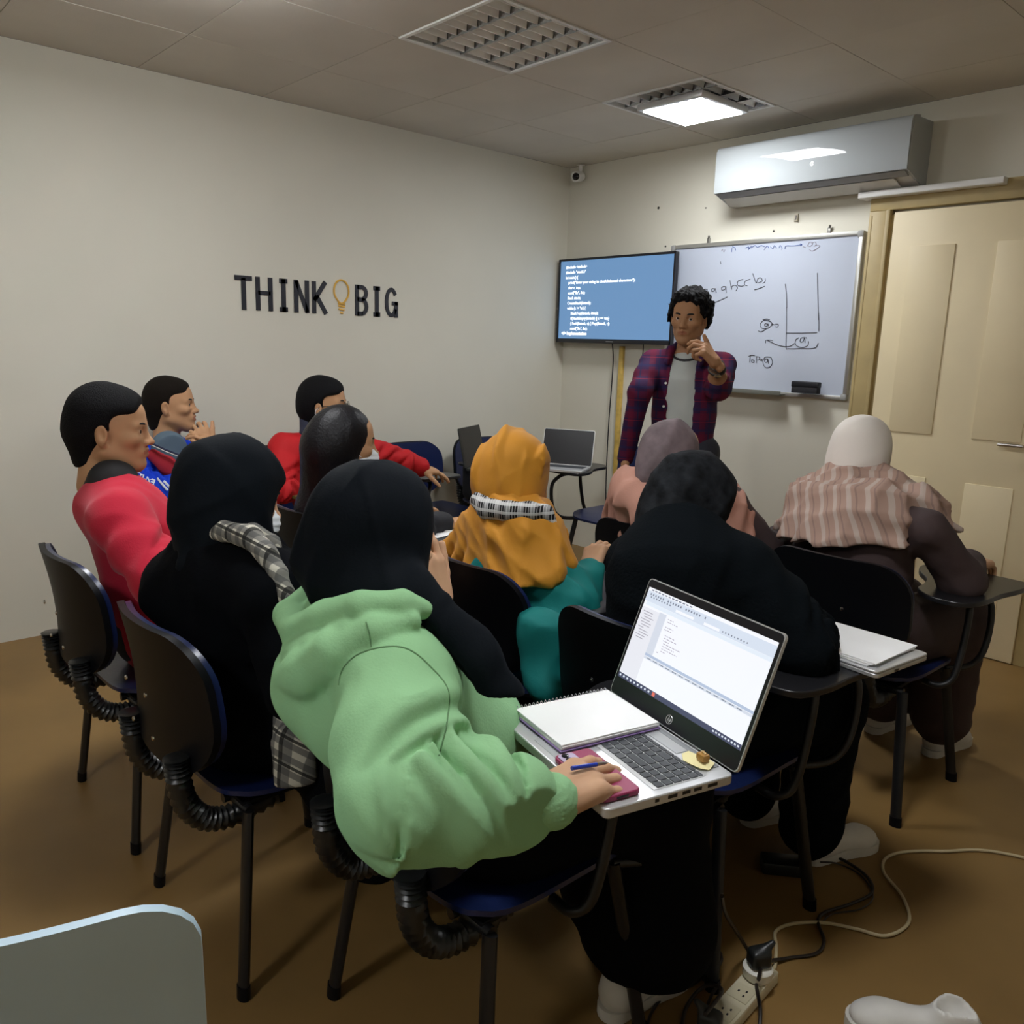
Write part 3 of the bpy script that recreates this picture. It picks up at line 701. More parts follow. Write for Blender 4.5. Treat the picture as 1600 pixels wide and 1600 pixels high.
for hgt, spec in rows:
    x = -.3475; tot = sum(w*n for w, n in spec); sc_k = .331/tot
    for w, n in spec:
        for k in range(n):
            ww = w*sc_k
            key = (round(ww, 4), hgt)
            if key not in kcache:
                me = MB().box((0, 0, 0), (ww/2-.0011, hgt/2-.0010, .0011), bevel=.0007).mesh('key'); me.materials.append(M_key); kcache[key] = me
            o = link('key', kcache[key], kb); o.location = (x+ww/2, y-hgt/2, .0182); x += ww
    y -= hgt+.0004
tp = MB().prism(rrect(.105, .062, .005, 3, (-.19, -.205)), .0006, Matrix.Translation((0, 0, .0165))).build('touchpad', mat('touchpad_silver', (.58, .59, .60), .3, metal=.4), LAP)
for k, (yy, hw) in enumerate([(-.045, .010), (-.075, .008), (-.098, .008), (-.125, .009), (-.155, .004)]):
    MB().box((-.0006, yy, .009), (.0009, hw, .0028)).build('port', M_blk, LAP)
# lid
tl = math.radians(20.3)
LF = Matrix.Translation((0, .004, .0165)) @ Matrix.Rotation(math.radians(90)-tl, 4, 'X')   # local x right, y up the lid, z towards the user
lid = MB().prism(rrect(LW, LHt, .009, 4, (-LW/2, LHt/2)), .006, LF @ Matrix.Translation((0, 0, -.006))).build('lid', M_silver, LAP, True, 50)
MB().prism(rrect(LW-.004, LHt-.004, .008, 4, (-LW/2, LHt/2)), .0008, LF).build('screen_bezel', M_blk, lid, True, 50)
SX0, SX1, SY0, SY1 = -LW+.0085, -.0085, .036, .223
def scr_quad(name, u0, u1, v0, v1, m, lvl=1, par=None):
    """rectangle on the screen; u,v in 0..1 from the lower left"""
    mb = MB()
    x0, x1 = SX0+(SX1-SX0)*u0, SX0+(SX1-SX0)*u1; y0, y1 = SY0+(SY1-SY0)*v0, SY0+(SY1-SY0)*v1
    z = .0009+.00012*lvl
    mb.add([LF @ Vector(p) for p in ((x0, y0, z), (x1, y0, z), (x1, y1, z), (x0, y1, z))], [(0, 1, 2, 3)])
    return mb
screen = scr_quad('screen', 0, 1, 0, 1, None, 0).build('screen', M_scrw, lid, False)
screen['label'] = 'bright code editor on the laptop screen'
m_tool = scr_mat('screen_toolbar', (.72, .80, .93), .92); m_bar = scr_mat('screen_divider', (.52, .62, .82), .85); m_task = scr_mat('screen_taskbar', (.045, .05, .13), .8)
m_side = scr_mat('screen_sidebar', (.86, .87, .94), .92); m_gut = scr_mat('screen_gutter', (.74, .79, .90), .88); m_dark = scr_mat('screen_icons', (.20, .23, .32), .8); m_red = scr_mat('screen_red', (.85, .16, .10), .9)
m_pale = scr_mat('screen_pale', (.80, .88, .98), .95); m_tsk = scr_mat('screen_task_icon', (.80, .85, .95), .9)
def sq(nm, rects, m, lvl):
    mb = MB()
    for r in rects:
        q = scr_quad(nm, *r, None, lvl); mb.add(q.v, q.f)
    o = mb.build(nm, m, lid, False)
    if len(rects) > 1: o['kind'] = 'stuff'
    return o
sq('toolbar', [(0, 1, .855, .965)], m_tool, 1); sq('search_row', [(.02, 1, .815, .853)], m_pale, 1)
sq('sidebar', [(0, .155, .055, .79)], m_side, 1); sq('gutter', [(.155, .215, .36, .80)], m_gut, 1)
sq('divider', [(.155, 1, .335, .362)], m_bar, 2); sq('log_tabs', [(.155, 1, .305, .33)], m_gut, 2)
sq('input_field', [(.27, .42, .868, .895)], M_scrw, 3); sq('input_field', [(.50, .62, .868, .895)], M_scrw, 3)
sq('taskbar', [(0, 1, 0, .052)], m_task, 2)
rr = random.Random(3)
sq('menu_icons', [(.03+.022*k, .040+.022*k, .925, .945) for k in range(22) if k % 7 != 6]+[(.04+.024*k, .050+.024*k, .90, .915) for k in range(8)]+[(.64+.022*k, .648+.022*k, .876, .89) for k in range(9)]+[(.03+.03*k, .050+.03*k, .972, .985) for k in range(12)], m_dark, 3)
L_ = []
for k, (ind, ln) in enumerate([(0, .05), (0, .09), (0, .0), (0, .07), (0, .06), (0, .0), (.02, .08), (.02, .11), (.02, .05), (.03, .14), (.03, .10), (.03, .13), (.03, .04), (0, .015)]):
    u = .235+ind
    while u < .235+ind+ln: w = rr.uniform(.008, .022); L_.append((u, min(u+w, .235+ind+ln), .765-.027*k, .772-.027*k)); u += w+.006
sq('code_text', L_, mat('screen_code', (.05, .05, .05), .3, emit=((.45, .40, .50), .85)), 3)
sq('project_tree', [(.02+.01*(k % 3), .06+.01*(k % 3)+rr.uniform(0, .05), .745-.028*k, .753-.028*k) for k in range(11)], mat('screen_tree_text', (.05, .05, .05), .3, emit=((.42, .40, .48), .85)), 3)
sq('log_text', [(.18+.055*k, .215+.055*k, .314, .322) for k in range(14)], m_dark, 3)
sq('taskbar_icons', [(.012+.033*k, .026+.033*k, .016, .036) for k in range(9)]+[(.80+.022*k, .812+.022*k, .018, .034) for k in range(9)], m_tsk, 3)
sq('taskbar_red_icon', [(.315, .338, .006, .044)], m_red, 4)
# maker mark: ring with two letters
mk = MB(); cu = LF @ Vector((-LW/2, .0165, .0012))
ex, ey = (LF.to_3x3() @ Vector((1, 0, 0))), (LF.to_3x3() @ Vector((0, 1, 0)))
mk.tube([cu+ex*.0080*math.cos(a)+ey*.0080*math.sin(a) for a in np.linspace(0, 2*math.pi, 24, endpoint=False)], .0005, 5, closed=True)
def mark(pts): mk.tube([cu+ex*a+ey*b for a, b in pts], .00055, 5)
mark([(-.0035, -.0040), (-.0012, .0055)]); mark([(-.0022, .001), (-.0008, .0020), (0, .0012), (-.0010, -.0040)]); mark([(.0012, -.006), (.0032, .0020)]); mark([(.0030, .0020), (.0045, .0016), (.0040, -.0020), (.0022, -.0035)])
mk.build('maker_mark', mat('mark_silver', (.8, .8, .82), .25, metal=.4), lid)
tag(bpy.data.objects['code_text'], kind='stuff')

def lap_pt(x, y, z):   # laptop coordinates to world
    return LAP.location + Matrix.Rotation(math.radians(-14.1), 3, 'Z') @ Vector((x, y, z))
LROT = math.radians(-14.1)

# notebook lying on the laptop
M_paper = mat('white_paper', (.86, .86, .86), .7, noise=(8, .02))
M_purple = mat('purple_cover', (.22, .14, .34), .6)
M_greycov = mat('notebook_back_cover', (.25, .27, .30), .6)
def notebook(name, label, loc, rot, w, d, thick, cover, spiral=True, grp=None, group_side='far'):
    t = thing(name, label, 'notebook', loc, rot, grp)
    MB().box((0, 0, .001), (w/2, d/2, .001), bevel=.0006).build('back_cover', cover, t)
    n = 3
    for k in range(n):
        MB().box((random.uniform(-.0015, .0015), random.uniform(-.0015, .0015), .002+thick*(k+.5)/n), (w/2-.003, d/2-.003, thick/n/2), bevel=.0006).build('page_block', M_paper, t)
    if spiral:
        for k in range(int(w/.0085)):
            x = -w/2+.008+k*.0085
            if x > w/2-.006: break
            cy = d/2-.003
            MB().tube([Vector((x, cy+.0045*math.cos(a), .002+thick/2+(.0045+thick/2)*math.sin(a))) for a in np.linspace(0, 2*math.pi, 9, endpoint=False)], .0006, 4, closed=True).build('wire_ring', mat('wire_white', (.65, .65, .68), .35, metal=.4), t)
    return t
NBW, NBD = .185, .155
nb = notebook('spiral_notebook', 'white spiral notebook lying open across the laptop left side', lap_pt(-.258, -.118, .0198), LROT+math.radians(91), .212, .165, .010, M_purple)

# magenta phone with camera island on the palm rest
M_mag = mat('magenta_case', (.28, .022, .085), .45)
ph = thing('smartphone', 'magenta-cased smartphone with two camera lenses on the laptop palm rest', 'phone', lap_pt(-.0875, -.210, .0173), LROT+math.radians(90))
o = MB().prism(rrect(.071, .147, .010, 5), .0095).build('case', M_mag, ph, True, 50); bevelmod(o, .0025, 3)
isl = MB().prism(rrect(.030, .030, .008, 5, (-.017, .054)), .0015, Matrix.Translation((0, 0, .0095))).build('camera_island', mat('lilac_glass', (.50, .42, .58), .2), ph, True, 50)
for yy in (.061, .047): MB().lathe([(.0062, 0), (.0062, .0012), (.0045, .0016), (.001, .0016)], 14, Matrix.Translation((-.020, yy, .011))).build('lens', mat('lens_black', (.01, .01, .014), .1), isl)
MB().box((0, -.0738, .0045), (.011, .0006, .0018), bevel=.0004).build('port', M_blk, ph)

# yellow paper with an amber sweet
yp = thing('yellow_scrap', 'pale yellow crumpled paper scrap on the laptop corner', 'paper', lap_pt(-.056, -.028, .0176), LROT)
out = [(.030, -.002), (.022, .016), (.004, .020), (-.016, .016), (-.030, .004), (-.030, -.010), (-.014, -.020), (.010, -.022), (.024, -.014)]
V = [(0, 0, .004)]+[(x, y, .001+.004*((k*5) % 3)/2) for k, (x, y) in enumerate(out)]
F = [(0, k+1, (k+1) % 9+1) for k in range(9)]
V2 = [(x, y, z-.0008) for x, y, z in V]; F2 = [tuple(i+10 for i in reversed(f)) for f in F]+[(k+1, 10+k+1, 10+(k+1) % 9+1, (k+1) % 9+1) for k in range(9)]
MB().add(V+V2, F+F2).build('scrap', mat('pale_yellow_paper', (.80, .72, .38), .7), yp)
am = thing('wrapped_sweet', 'small amber sweet standing on the yellow paper scrap', 'sweet', lap_pt(-.050, -.024, .0216), LROT)
MB().box((0, 0, .0075), (.0095, .008, .0065), bevel=.0035).build('sweet', mat('amber_candy', (.50, .26, .06), .25, trans=.3), am)
tw = MB().tube([(-.004, 0, .014), (0, 0, .0165), (.006, 0, .014)], .002, 6); tw.build('wrapper_fold', mat('amber_wrap', (.62, .40, .16), .3), am)

# blue pen between the fingers
pn = thing('ballpoint_pen', 'blue ballpoint pen held in the hand on the laptop', 'pen', (-.783, .893, .770))
pn.rotation_euler = (0, math.radians(6), math.radians(78))
MB().tube([(-.035, 0, 0), (.012, 0, 0)], .0034, 10).build('barrel', mat('blue_pen', (.02, .05, .42), .3), pn)
MB().tube([(.012, 0, 0), (.028, 0, 0), (.034, 0, 0)], [.0031, .0025, .0007], 10).build('tip', mat('pen_metal', (.3, .28, .25), .3, metal=.8), pn)

# ================================================================== other papers and laptops
def paper_stack(label, loc, deg, w=.21, d=.29, n=2, grp=None):
    t = thing('paper_sheets', label, 'paper', loc, math.radians(deg))
    for k in range(n):
        o = MB().box((0, 0, .0008), (w/2, d/2, .0008)).build('sheet', M_paper, t, False); o.location = (.004*k, -.003*k, .0018*k); o.rotation_euler = (0, 0, math.radians(1.5*k))
    return t
TBZ = .7005
# the crimson person's writing board: notebook
nbP = notebook('exercise_book', 'white notebook under a hand holding a red eraser', (-2.24, 1.05, TBZ), math.radians(8), .20, .27, .012, M_greycov, False)
MB().box((0, -.005, .0145), (.09, .11, .0006)).build('loose_sheet', M_paper, nbP, False)
# K's writing board: closed silver laptop and papers
kl = thing('closed_laptop', 'closed silver laptop under papers on the board at the right', 'laptop', (-.88, 1.895, TBZ), math.radians(-6))
o = MB().prism(rrect(.32, .22, .012, 4), .010).build('base', M_silver, kl, True, 50); bevelmod(o, .002)
o = MB().prism(rrect(.32, .22, .012, 4), .006, Matrix.Translation((0, 0, .011))).build('lid', M_silver, kl, True, 50); bevelmod(o, .002)
MB().box((.161, -.03, .005), (.0008, .008, .002)).build('port', M_blk, kl)
for k in range(3):
    p_ = thing('loose_paper', ['white paper directly on the closed silver laptop', 'white paper between two others on the closed silver laptop', 'topmost white paper on the closed silver laptop'][k], 'paper', (-.89+.004*k, 1.895, TBZ+.0185+.003*k), math.radians(-6+2*k))
    MB().box((0, 0, .0012), (.14, .10, .0012)).build('sheet', M_paper, p_, False)
# beside the mustard person: papers, dark folder and white pen on H's writing board
fo = thing('dark_folder', 'thin dark folder under the white papers left of the mustard headscarf', 'folder', (-2.43, 1.86, TBZ), math.radians(5))
MB().box((0, 0, .004), (.12, .16, .004), bevel=.002).build('cover', mat('slate_folder', (.05, .055, .06), .5), fo)
paper_stack('white papers on the dark folder left of the mustard headscarf', (-2.45, 1.87, TBZ+.0085), 12, .18, .25)
wp = thing('white_pen', 'white pen lying on papers left of the mustard headscarf', 'pen', (-2.38, 1.87, TBZ+.0135), math.radians(60))
MB().tube([(-.06, 0, 0), (.05, 0, 0), (.062, 0, 0)], [.0045, .0045, .001], 8).build('barrel', M_white_enamel, wp)
# by the left wall: papers of the boy in blue, gold-lidded laptop of the man in red
paper_stack('white papers under the elbow of the boy in the blue sweatshirt', (-3.66, 1.25, TBZ), -85, .20, .28, 3)
def laptop_simple(label, loc, deg, w, d, mlid, tilt=15, lit=None, frame_m=None):
    t = thing('open_laptop', label, 'laptop', loc, math.radians(deg))
    o = MB().prism(rrect(w, d, .010, 4, (0, -d/2)), .014).build('base', mlid, t, True, 50); bevelmod(o, .002)
    MB().box((0, -.075, .0144), (w/2-.02, .045, .0006)).build('keyboard', M_key, t, False)
    A = Matrix.Translation((0, .004, .014)) @ Matrix.Rotation(math.radians(90-tilt), 4, 'X')
    l = MB().prism(rrect(w, d*.97, .010, 4, (0, d*.485)), .006, A @ Matrix.Translation((0, 0, -.006))).build('lid', mlid, t, True, 50)
    MB().prism(rrect(w-.006, d*.95, .008, 4, (0, d*.485)), .0008, A).build('screen_bezel', frame_m or M_blk, l, True, 50)
    MB().prism(rrect(w-.03, d*.84, .003, 3, (0, d*.50)), .0005, A @ Matrix.Translation((0, 0, .0008))).build('screen', lit or M_blk, l, True, 50)
    return t
M_gold = mat('olive_gold_lid', (.16, .12, .035), .4, metal=.3)
M_darklid = mat('charcoal_lid', (.035, .042, .038), .4)
laptop_simple('olive-gold laptop seen from behind in front of the man in red', (-3.52, 1.86, TBZ), 97, .31, .215, M_gold, 14)
laptop_simple('charcoal laptop seen from behind on the chair with the black bag', (-3.66, 3.05, TBZ), 118, .31, .23, M_darklid, 12)
laptop_simple('silver-framed laptop on the front corner chair facing the class', (-3.40, 3.52, TBZ), 28, .31, .215, M_silver, 14, frame_m=M_blk)

# black bag with a red patterned strap on the chair
bg = thing('shoulder_bag', 'black bag with a red patterned strap on the chair by the left wall', 'bag', (-3.82, 3.30, .452))
S = SDF((-.22, -.2, -.02), (.22, .24, .34), .012)
S.rbox((0, 0, .13), (.12, .15, .125), .05, k=.02); S.ell((.05, 0, .10), (.10, .13, .09), .03)
V_, Q_ = S.mesh(); link('pouch', npmesh('pouch', V_, Q_), bg, mat('black_canvas', (.010, .011, .014), .7, bump=(200, .2)))
M_redpat = mat('red_patterned_strap', (.36, .035, .03), .7, noise=(60, .8))
MB().tube(catmull([(.10, -.13, .25), (.14, -.17, .20), (.155, -.17, .12), (.15, -.145, .06), (.15, -.125, .07), (.15, -.14, .13), (.14, -.15, .2)], 6), .010, 8, ry=.022).build('strap', M_redpat, bg)
MB().box((.09, -.08, .262), (.04, .085, .008), Matrix.Rotation(.2, 3, 'Y'), bevel=.005).build('flap', M_redpat, bg)

# small wrapped item and white cable beside the olive laptop
wc = thing('earphone_cable', 'white cable curling beside the olive-gold laptop', 'cable', (-3.40, 1.68, TBZ))
MB().tube(catmull([(0, -.05, .002), (.03, -.02, .02), (.04, .02, .035), (.02, .05, .02), (.03, .08, .003), (-.02, .1, .003)], 6), .0025, 6).build('cord', M_white_enamel, wc)
cw = thing('foil_packet', 'crumpled silvery packet beside the olive-gold laptop', 'packet', (-3.44, 1.66, TBZ+.002))
S = SDF((-.05, -.05, -.01), (.05, .05, .06), .005); S.rbox((0, 0, .022), (.028, .032, .022), .008); S.disp(lambda x, y, z: .004*np.sin(150*x+40*z)*np.sin(130*y+60*z))
V_, Q_ = S.mesh(); link('packet', npmesh('packet', V_, Q_), cw, mat('foil', (.6, .6, .5), .3, metal=.5))

# ================================================================== floor: power strip, plugs, cables, adapter
M_ivory = mat('ivory_plastic', (.72, .66, .48), .4)
M_bplug = mat('black_plug', (.010, .012, .012), .4)
ps = thing('power_strip', 'ivory power strip with black plugs on the floor', 'power strip', (-.803, 1.42, 0), math.radians(95))
MB().box((0, 0, .016), (.155, .029, .016), bevel=.005).build('housing', M_ivory, ps)
for k in range(4):
    x = -.105+.07*k
    sk = MB().box((x, 0, .0325), (.026, .022, .0010), bevel=.0008).build('socket', mat('ivory_socket', (.66, .60, .42), .4), ps)
    for dx, dy in ((.0, .008), (-.008, -.007), (.008, -.007)):
        MB().box((x+dx, dy, .0338), (.0028, .0018, .0004)).build('slot', M_blk, sk, False)
def plug(label, loc, rz, tilt=0):
    t = thing('power_plug', label, 'plug', loc); t.rotation_euler = (math.radians(tilt), 0, rz)
    S = SDF((-.05, -.05, -.01), (.05, .05, .08), .004); S.rbox((0, 0, .02), (.024, .020, .02), .010); S.cap((0, 0, .03), (.03, 0, .052), .013, .007, .012)
    V_, Q_ = S.mesh(); o = link('plug_body', npmesh('plug_body', V_, Q_), t, M_bplug); return t
dx, dy = math.cos(math.radians(95)), math.sin(math.radians(95))
def on_strip(s, z=.0345): return (-.803+dx*s, 1.42+dy*s, z)
plug('black plug at the far end of the power strip', on_strip(.105), math.radians(60))
ad = thing('travel_adapter', 'round ivory adapter under the far black plug', 'adapter', on_strip(.105, .0335))
ad.location = (ad.location[0], ad.location[1], .0340)
ps_pl = bpy.data.objects['power_plug']; ps_pl.location.z = .0605
MB().lathe([(.030, 0), (.033, .004), (.033, .022), (.028, .026)], 24).build('adapter_body', mat('white_adapter', (.80, .78, .70), .4), ad)
plug('black plug at the near end of the power strip', on_strip(-.105), math.radians(200))
def cable(label, pts, r, m, name='floor_cable'):
    P = [Vector(p) for p in pts]; base = P[len(P)//2].copy(); base.z = 0
    t = thing(name, label, 'cable', tuple(base))
    MB().tube(catmull([p-base for p in P], 7), r, 8).build('cord', m, t); return t
M_cabd = mat('dark_brown_cable', (.018, .012, .010), .4); M_cabw = mat('ivory_cable', (.55, .46, .28), .5)
cable('dark cable looping from the charger to the far plug', [(-0.759,1.432,0.110), (-0.824,1.576,0.030), (-0.813,1.659,0.006), (-0.777,1.726,0.006), (-0.786,1.782,0.006), (-0.830,1.836,0.006), (-0.836,1.885,0.006), (-0.809,1.968,0.006), (-0.795,2.054,0.006), (-0.834,2.112,0.006), (-0.908,2.131,0.008), (-0.950,2.099,0.020), (-0.952,2.073,0.030)], .0042, M_cabd)
cable('thin dark cable beside the charger loop', [(-0.941,2.054,0.020), (-0.914,2.106,0.006), (-0.848,2.104,0.006), (-0.787,2.045,0.005), (-0.784,1.969,0.005), (-0.822,1.892,0.005), (-0.822,1.840,0.005)], .0022, M_cabd)
cable('ivory cable of the power strip running to the right', [on_strip(.157, .016), (-0.816,1.608,0.006), (-0.849,1.672,0.006), (-0.880,1.722,0.006), (-0.866,1.782,0.006), (-0.816,1.846,0.006), (-0.752,1.886,0.006), (-0.695,1.919,0.006), (-0.681,2.014,0.006), (-0.736,2.104,0.006), (-0.819,2.175,0.006), (-0.835,2.271,0.006), (-0.752,2.396,0.006), (-0.555,2.564,0.006), (.2, 2.75, .006), (.9, 2.6, .006), (1.66, 2.7, .006)], .0042, M_cabw)
cable('black cable dropping past the chair leg to the floor', [(-0.801,1.331,0.330), (-0.855,1.445,0.200), (-0.879,1.565,0.060), (-0.851,1.577,0.012), (-0.787,1.482,0.040), (-0.746,1.430,0.035), (-0.715,1.365,0.012), (-0.701,1.275,0.006)], .0042, M_cabd)
cable('black cable curling left of the near plug', [on_strip(-.13, .085), (-0.815,1.387,0.070), (-0.857,1.396,0.050), (-0.876,1.369,0.020), (-0.855,1.310,0.006), (-0.771,1.215,0.006)], .0042, M_cabd)
cable('black cable lying under the near chair leg', [(-0.921,1.439,0.050), (-0.919,1.435,0.020), (-0.907,1.461,0.010), (-0.908,1.414,0.006), (-0.928,1.347,0.006), (-0.911,1.270,0.006), (-0.863,1.200,0.006)], .0035, M_cabd)
cable('black cable between the strip and the chair leg', [(-0.850,1.436,0.040), (-0.853,1.411,0.020), (-0.835,1.359,0.006), (-0.781,1.272,0.006)], .0035, M_cabd)
cb3 = thing('charger_brick', 'black charger brick on the floor behind the chair leg', 'charger', (-1.0, 1.965, 0), math.radians(40))
MB().box((0, 0, .019), (.062, .03, .018), bevel=.006).build('case', M_bplug, cb3)
tie = thing('cable_bundle', 'black bundled adapter strapped to the chair leg', 'adapter', (-.905, 1.475, .0), math.radians(30))
MB().box((0, .0, .05), (.022, .032, .045), bevel=.008).build('case', M_bplug, tie); MB().tube([Vector((.026*math.cos(a), .036*math.sin(a), .05)) for a in np.linspace(0, 6.28, 14, endpoint=False)], .004, 6, closed=True).build('strap', M_cabd, tie)

# ================================================================== people
def rot_yp(yaw, pitch=0.0, roll=0.0):
    """columns right, forward, up; yaw degrees left of +y, pitch up, roll to the right ear"""
    y, p, r = [math.radians(a) for a in (yaw, pitch, roll)]
    f = np.array([-math.sin(y)*math.cos(p), math.cos(y)*math.cos(p), math.sin(p)])
    x = np.array([math.cos(y), math.sin(y), 0.0]); u = np.cross(x, f)
    x2 = math.cos(r)*x-math.sin(r)*u; u2 = math.sin(r)*x+math.cos(r)*u
    return np.stack([x2, f, u2], 1)

def xf_of(c, R, s=1.0):
    c = np.array(c, float)
    return lambda V: (V*s) @ R.T + c

def wrinkles(amp, freq, seed, n=4, sharp=0.8):
    r = np.random.default_rng(seed); D = r.normal(size=(n, 3)); D /= np.linalg.norm(D, axis=1)[:, None]
    E = r.normal(size=(n, 3)); ph = r.uniform(0, 6.28, n); fr = freq*r.uniform(.6, 1.4, n)
    def fn(x, y, z):
        o = 0
        for i in range(n):
            t = fr[i]*(D[i, 0]*x+D[i, 1]*y+D[i, 2]*z)+1.6*np.sin(freq*.45*(E[i, 0]*x+E[i, 1]*y+E[i, 2]*z)+ph[i])+ph[i]
            o = o+np.abs(np.sin(t))**sharp
        return amp*(o/n-.6)
    return fn

SKIN = {}
def skin(name, c): return mat('skin_'+name, c, .6, spec=.22, noise=(14, .05), sss=.06)
M_brow = mat('dark_hair_brow', (.012, .009, .008), .8)
M_lash = M_brow

def head_sdf(h=.0036, neck=.12, male=True):
    S = SDF((-.105, -.15, -.10-neck), (.105, .135, .135), h)
    S.ell((0, -.018, .030), (.076, .096, .090), 0)
    S.ell((0, .030, -.028), (.060, .062, .084), .035)
    S.ell((0, .048, .045), (.056, .042, .048), .03)
    S.cap((0, .060, -.098), (0, .052, -.090), .020, .022, .03)
    for s in (-1, 1):
        S.cap((s*.012, .062, -.100), (s*.053, -.002, -.062), .016, .020, .035)
        S.ell((s*.044, .060, -.022), (.020, .022, .018), .025)
        S.cap((s*.012, .085, .017), (s*.046, .068, .016), .0095, .009, .018)
        S.ell((s*.031, .096, -.002), (.0165, .016, .0105), .012, mode='sub')
        # lids and eyeball bulge
        S.ell((s*.031, .074, -.002), (.0165, .0125, .0125), .004)
        S.cap((s*.013, .080, .0035), (s*.032, .0855, .0075), .0028, .0030, .003); S.cap((s*.032, .0855, .0075), (s*.049, .074, .001), .0030, .0026, .003)
        S.cap((s*.015, .080, -.008), (s*.045, .076, -.009), .0026, .0026, .004)
    S.cap((0, .083, .014), (0, .103, -.030), .0075, .0100, .016)
    S.ell((0, .107, -.034), (.0115, .012, .0095), .008)
    for s in (-1, 1): S.ell((s*.0125, .096, -.037), (.0085, .011, .0085), .006)
    for s in (-1, 1): S.ell((s*.0065, .103, -.0455), (.0032, .005, .0035), .003, mode='sub')
    # mouth
    S.ell((0, .080, -.063), (.030, .017, .020), .014)
    S.cap((-.022, .084, -.0625), (0, .0955, -.0575), .0042, .0058, .006); S.cap((.022, .084, -.0625), (0, .0955, -.0575), .0042, .0058, .006)
    S.cap((-.018, .085, -.0675), (0, .0935, -.0715), .0045, .0068, .006); S.cap((.018, .085, -.0675), (0, .0935, -.0715), .0045, .0068, .006)
    S.cap((-.024, .090, -.0638), (.024, .090, -.0638), .0016, .0016, .002, mode='sub'); S.cap((-.012, .098, -.0638), (.012, .098, -.0638), .0018, .0018, .002, mode='sub')
    S.ell((0, .076, -.101), (.018, .015, .014), .014)
    # ears
    for s in (-1, 1):
        Re = rot_yp(-s*22, 0, 0)
        S.ell((s*.079, -.012, -.012), (.0085, .0195, .031), .008, Re)
        S.ell((s*.089, -.008, -.008), (.007, .0105, .018), .005, Re, mode='sub')
        S.ell((s*.074, -.006, -.040), (.006, .009, .009), .006)
    S.cap((0, -.028, -.05), (0, -.042, -.05-neck), .054, .056, .03)
    if male: S.ell((0, .012, -.135), (.010, .012, .014), .012)
    return S

_HEAD = {}
def head_mesh(kind='m'):
    if kind not in _HEAD:
        S = head_sdf(male=(kind == 'm')); _HEAD[kind] = S.mesh()
    return _HEAD[kind]

def face_parts(root, parent, c, R, sc=1.0, brow=1.0, gaze=(0, 0), brow_col=None):
    mw, mi_, mp = mat('eye_white', (.72, .68, .64), .25), mat('eye_iris', (.05, .022, .010), .2), mat('eye_pupil', (.004, .004, .004), .1)
    X = xf_of(c, R, sc)
    for s in (-1, 1):
        # eyeball
        ang = [0, 10, 20, 30, 45, 60, 80, 100, 130, 180]; V = []; F = []; mi = []; n = 14; r = .0132
        g = rot_yp(-gaze[0], gaze[1])
        for a in ang:
            for k in range(n):
                b = 2*math.pi*k/n; v = np.array([math.sin(math.radians(a))*math.cos(b), math.cos(math.radians(a)), math.sin(math.radians(a))*math.sin(b)])*r
                V.append(g @ v+np.array([s*.031, .0745, -.001]))
        for i in range(len(ang)-1):
            for k in range(n): F.append((i*n+k, i*n+(k+1) % n, (i+1)*n+(k+1) % n, (i+1)*n+k)); mi.append(2 if i < 1 else (1 if i < 3 else 0))
        V = X(np.array(V))-np.array(root.location)
        me = npmesh('eye', V, F, mi); link('eye', me, parent, [mw, mi_, mp])
        # brow
        mb = MB(); P = [(s*.012, .0925, .0165), (s*.024, .0935, .0215), (s*.038, .086, .0225), (s*.050, .071, .0165)]
        P = [Vector(X(np.array([p]))[0]-np.array(root.location)) for p in P]
        mb.tube(catmull(P, 4), [.0034*sc*brow]*9+[.003*sc*brow]*3+[.0015*sc*brow], 6); mb.build('eyebrow', brow_col or M_brow, parent)

def hair_short(c, R, sc=1.0, lift=.010, front=.078, nape=-.085, side=-.015, h=.0042, noise=.0):
    S = SDF((-.12, -.16, -.13), (.12, .14, .17), h)
    S.ell((0, -.020, .034), (.076+lift*.8, .096+lift, .090+lift*1.25), 0)
    S.ell((0, .040, .062), (.056+lift*.6, .045+lift*.6, .040+lift), .03)
    S.cap((0, -.065, -.02), (0, -.06, -.085), .060+lift*.4, .05, .04)
    # hairline: fringe above the forehead, temples set back, sideburns before the ears
    S.rbox((0, .125, -.075), (.2, .108, .128), .030, .014, rot_yp(0, 4), mode='sub')
    S.half((0, front+.012, .070), (0, 1, -.25), .012)
    for s in (-1, 1): S.rbox((s*.07, .062, -.12), (.06, .075, .095), .012, .006, mode='sub')
    S.half((0, 0, nape), (0, 0.35, -1), .01)
    for s in (-1, 1): S.ell((s*.088, -.010, -.018), (.022, .026, .036), .006, mode='sub')
    f0 = wrinkles(.0016, 190, 9, 4, 1.0); S.disp(f0)
    if noise:
        f1, f2 = wrinkles(noise, 150, 3, 5, 1.0), wrinkles(noise*.6, 260, 5, 4, 1.0); S.disp(lambda x, y, z: f1(x, y, z)+f2(x, y, z))
    return S.mesh(xf_of(c, R, sc))

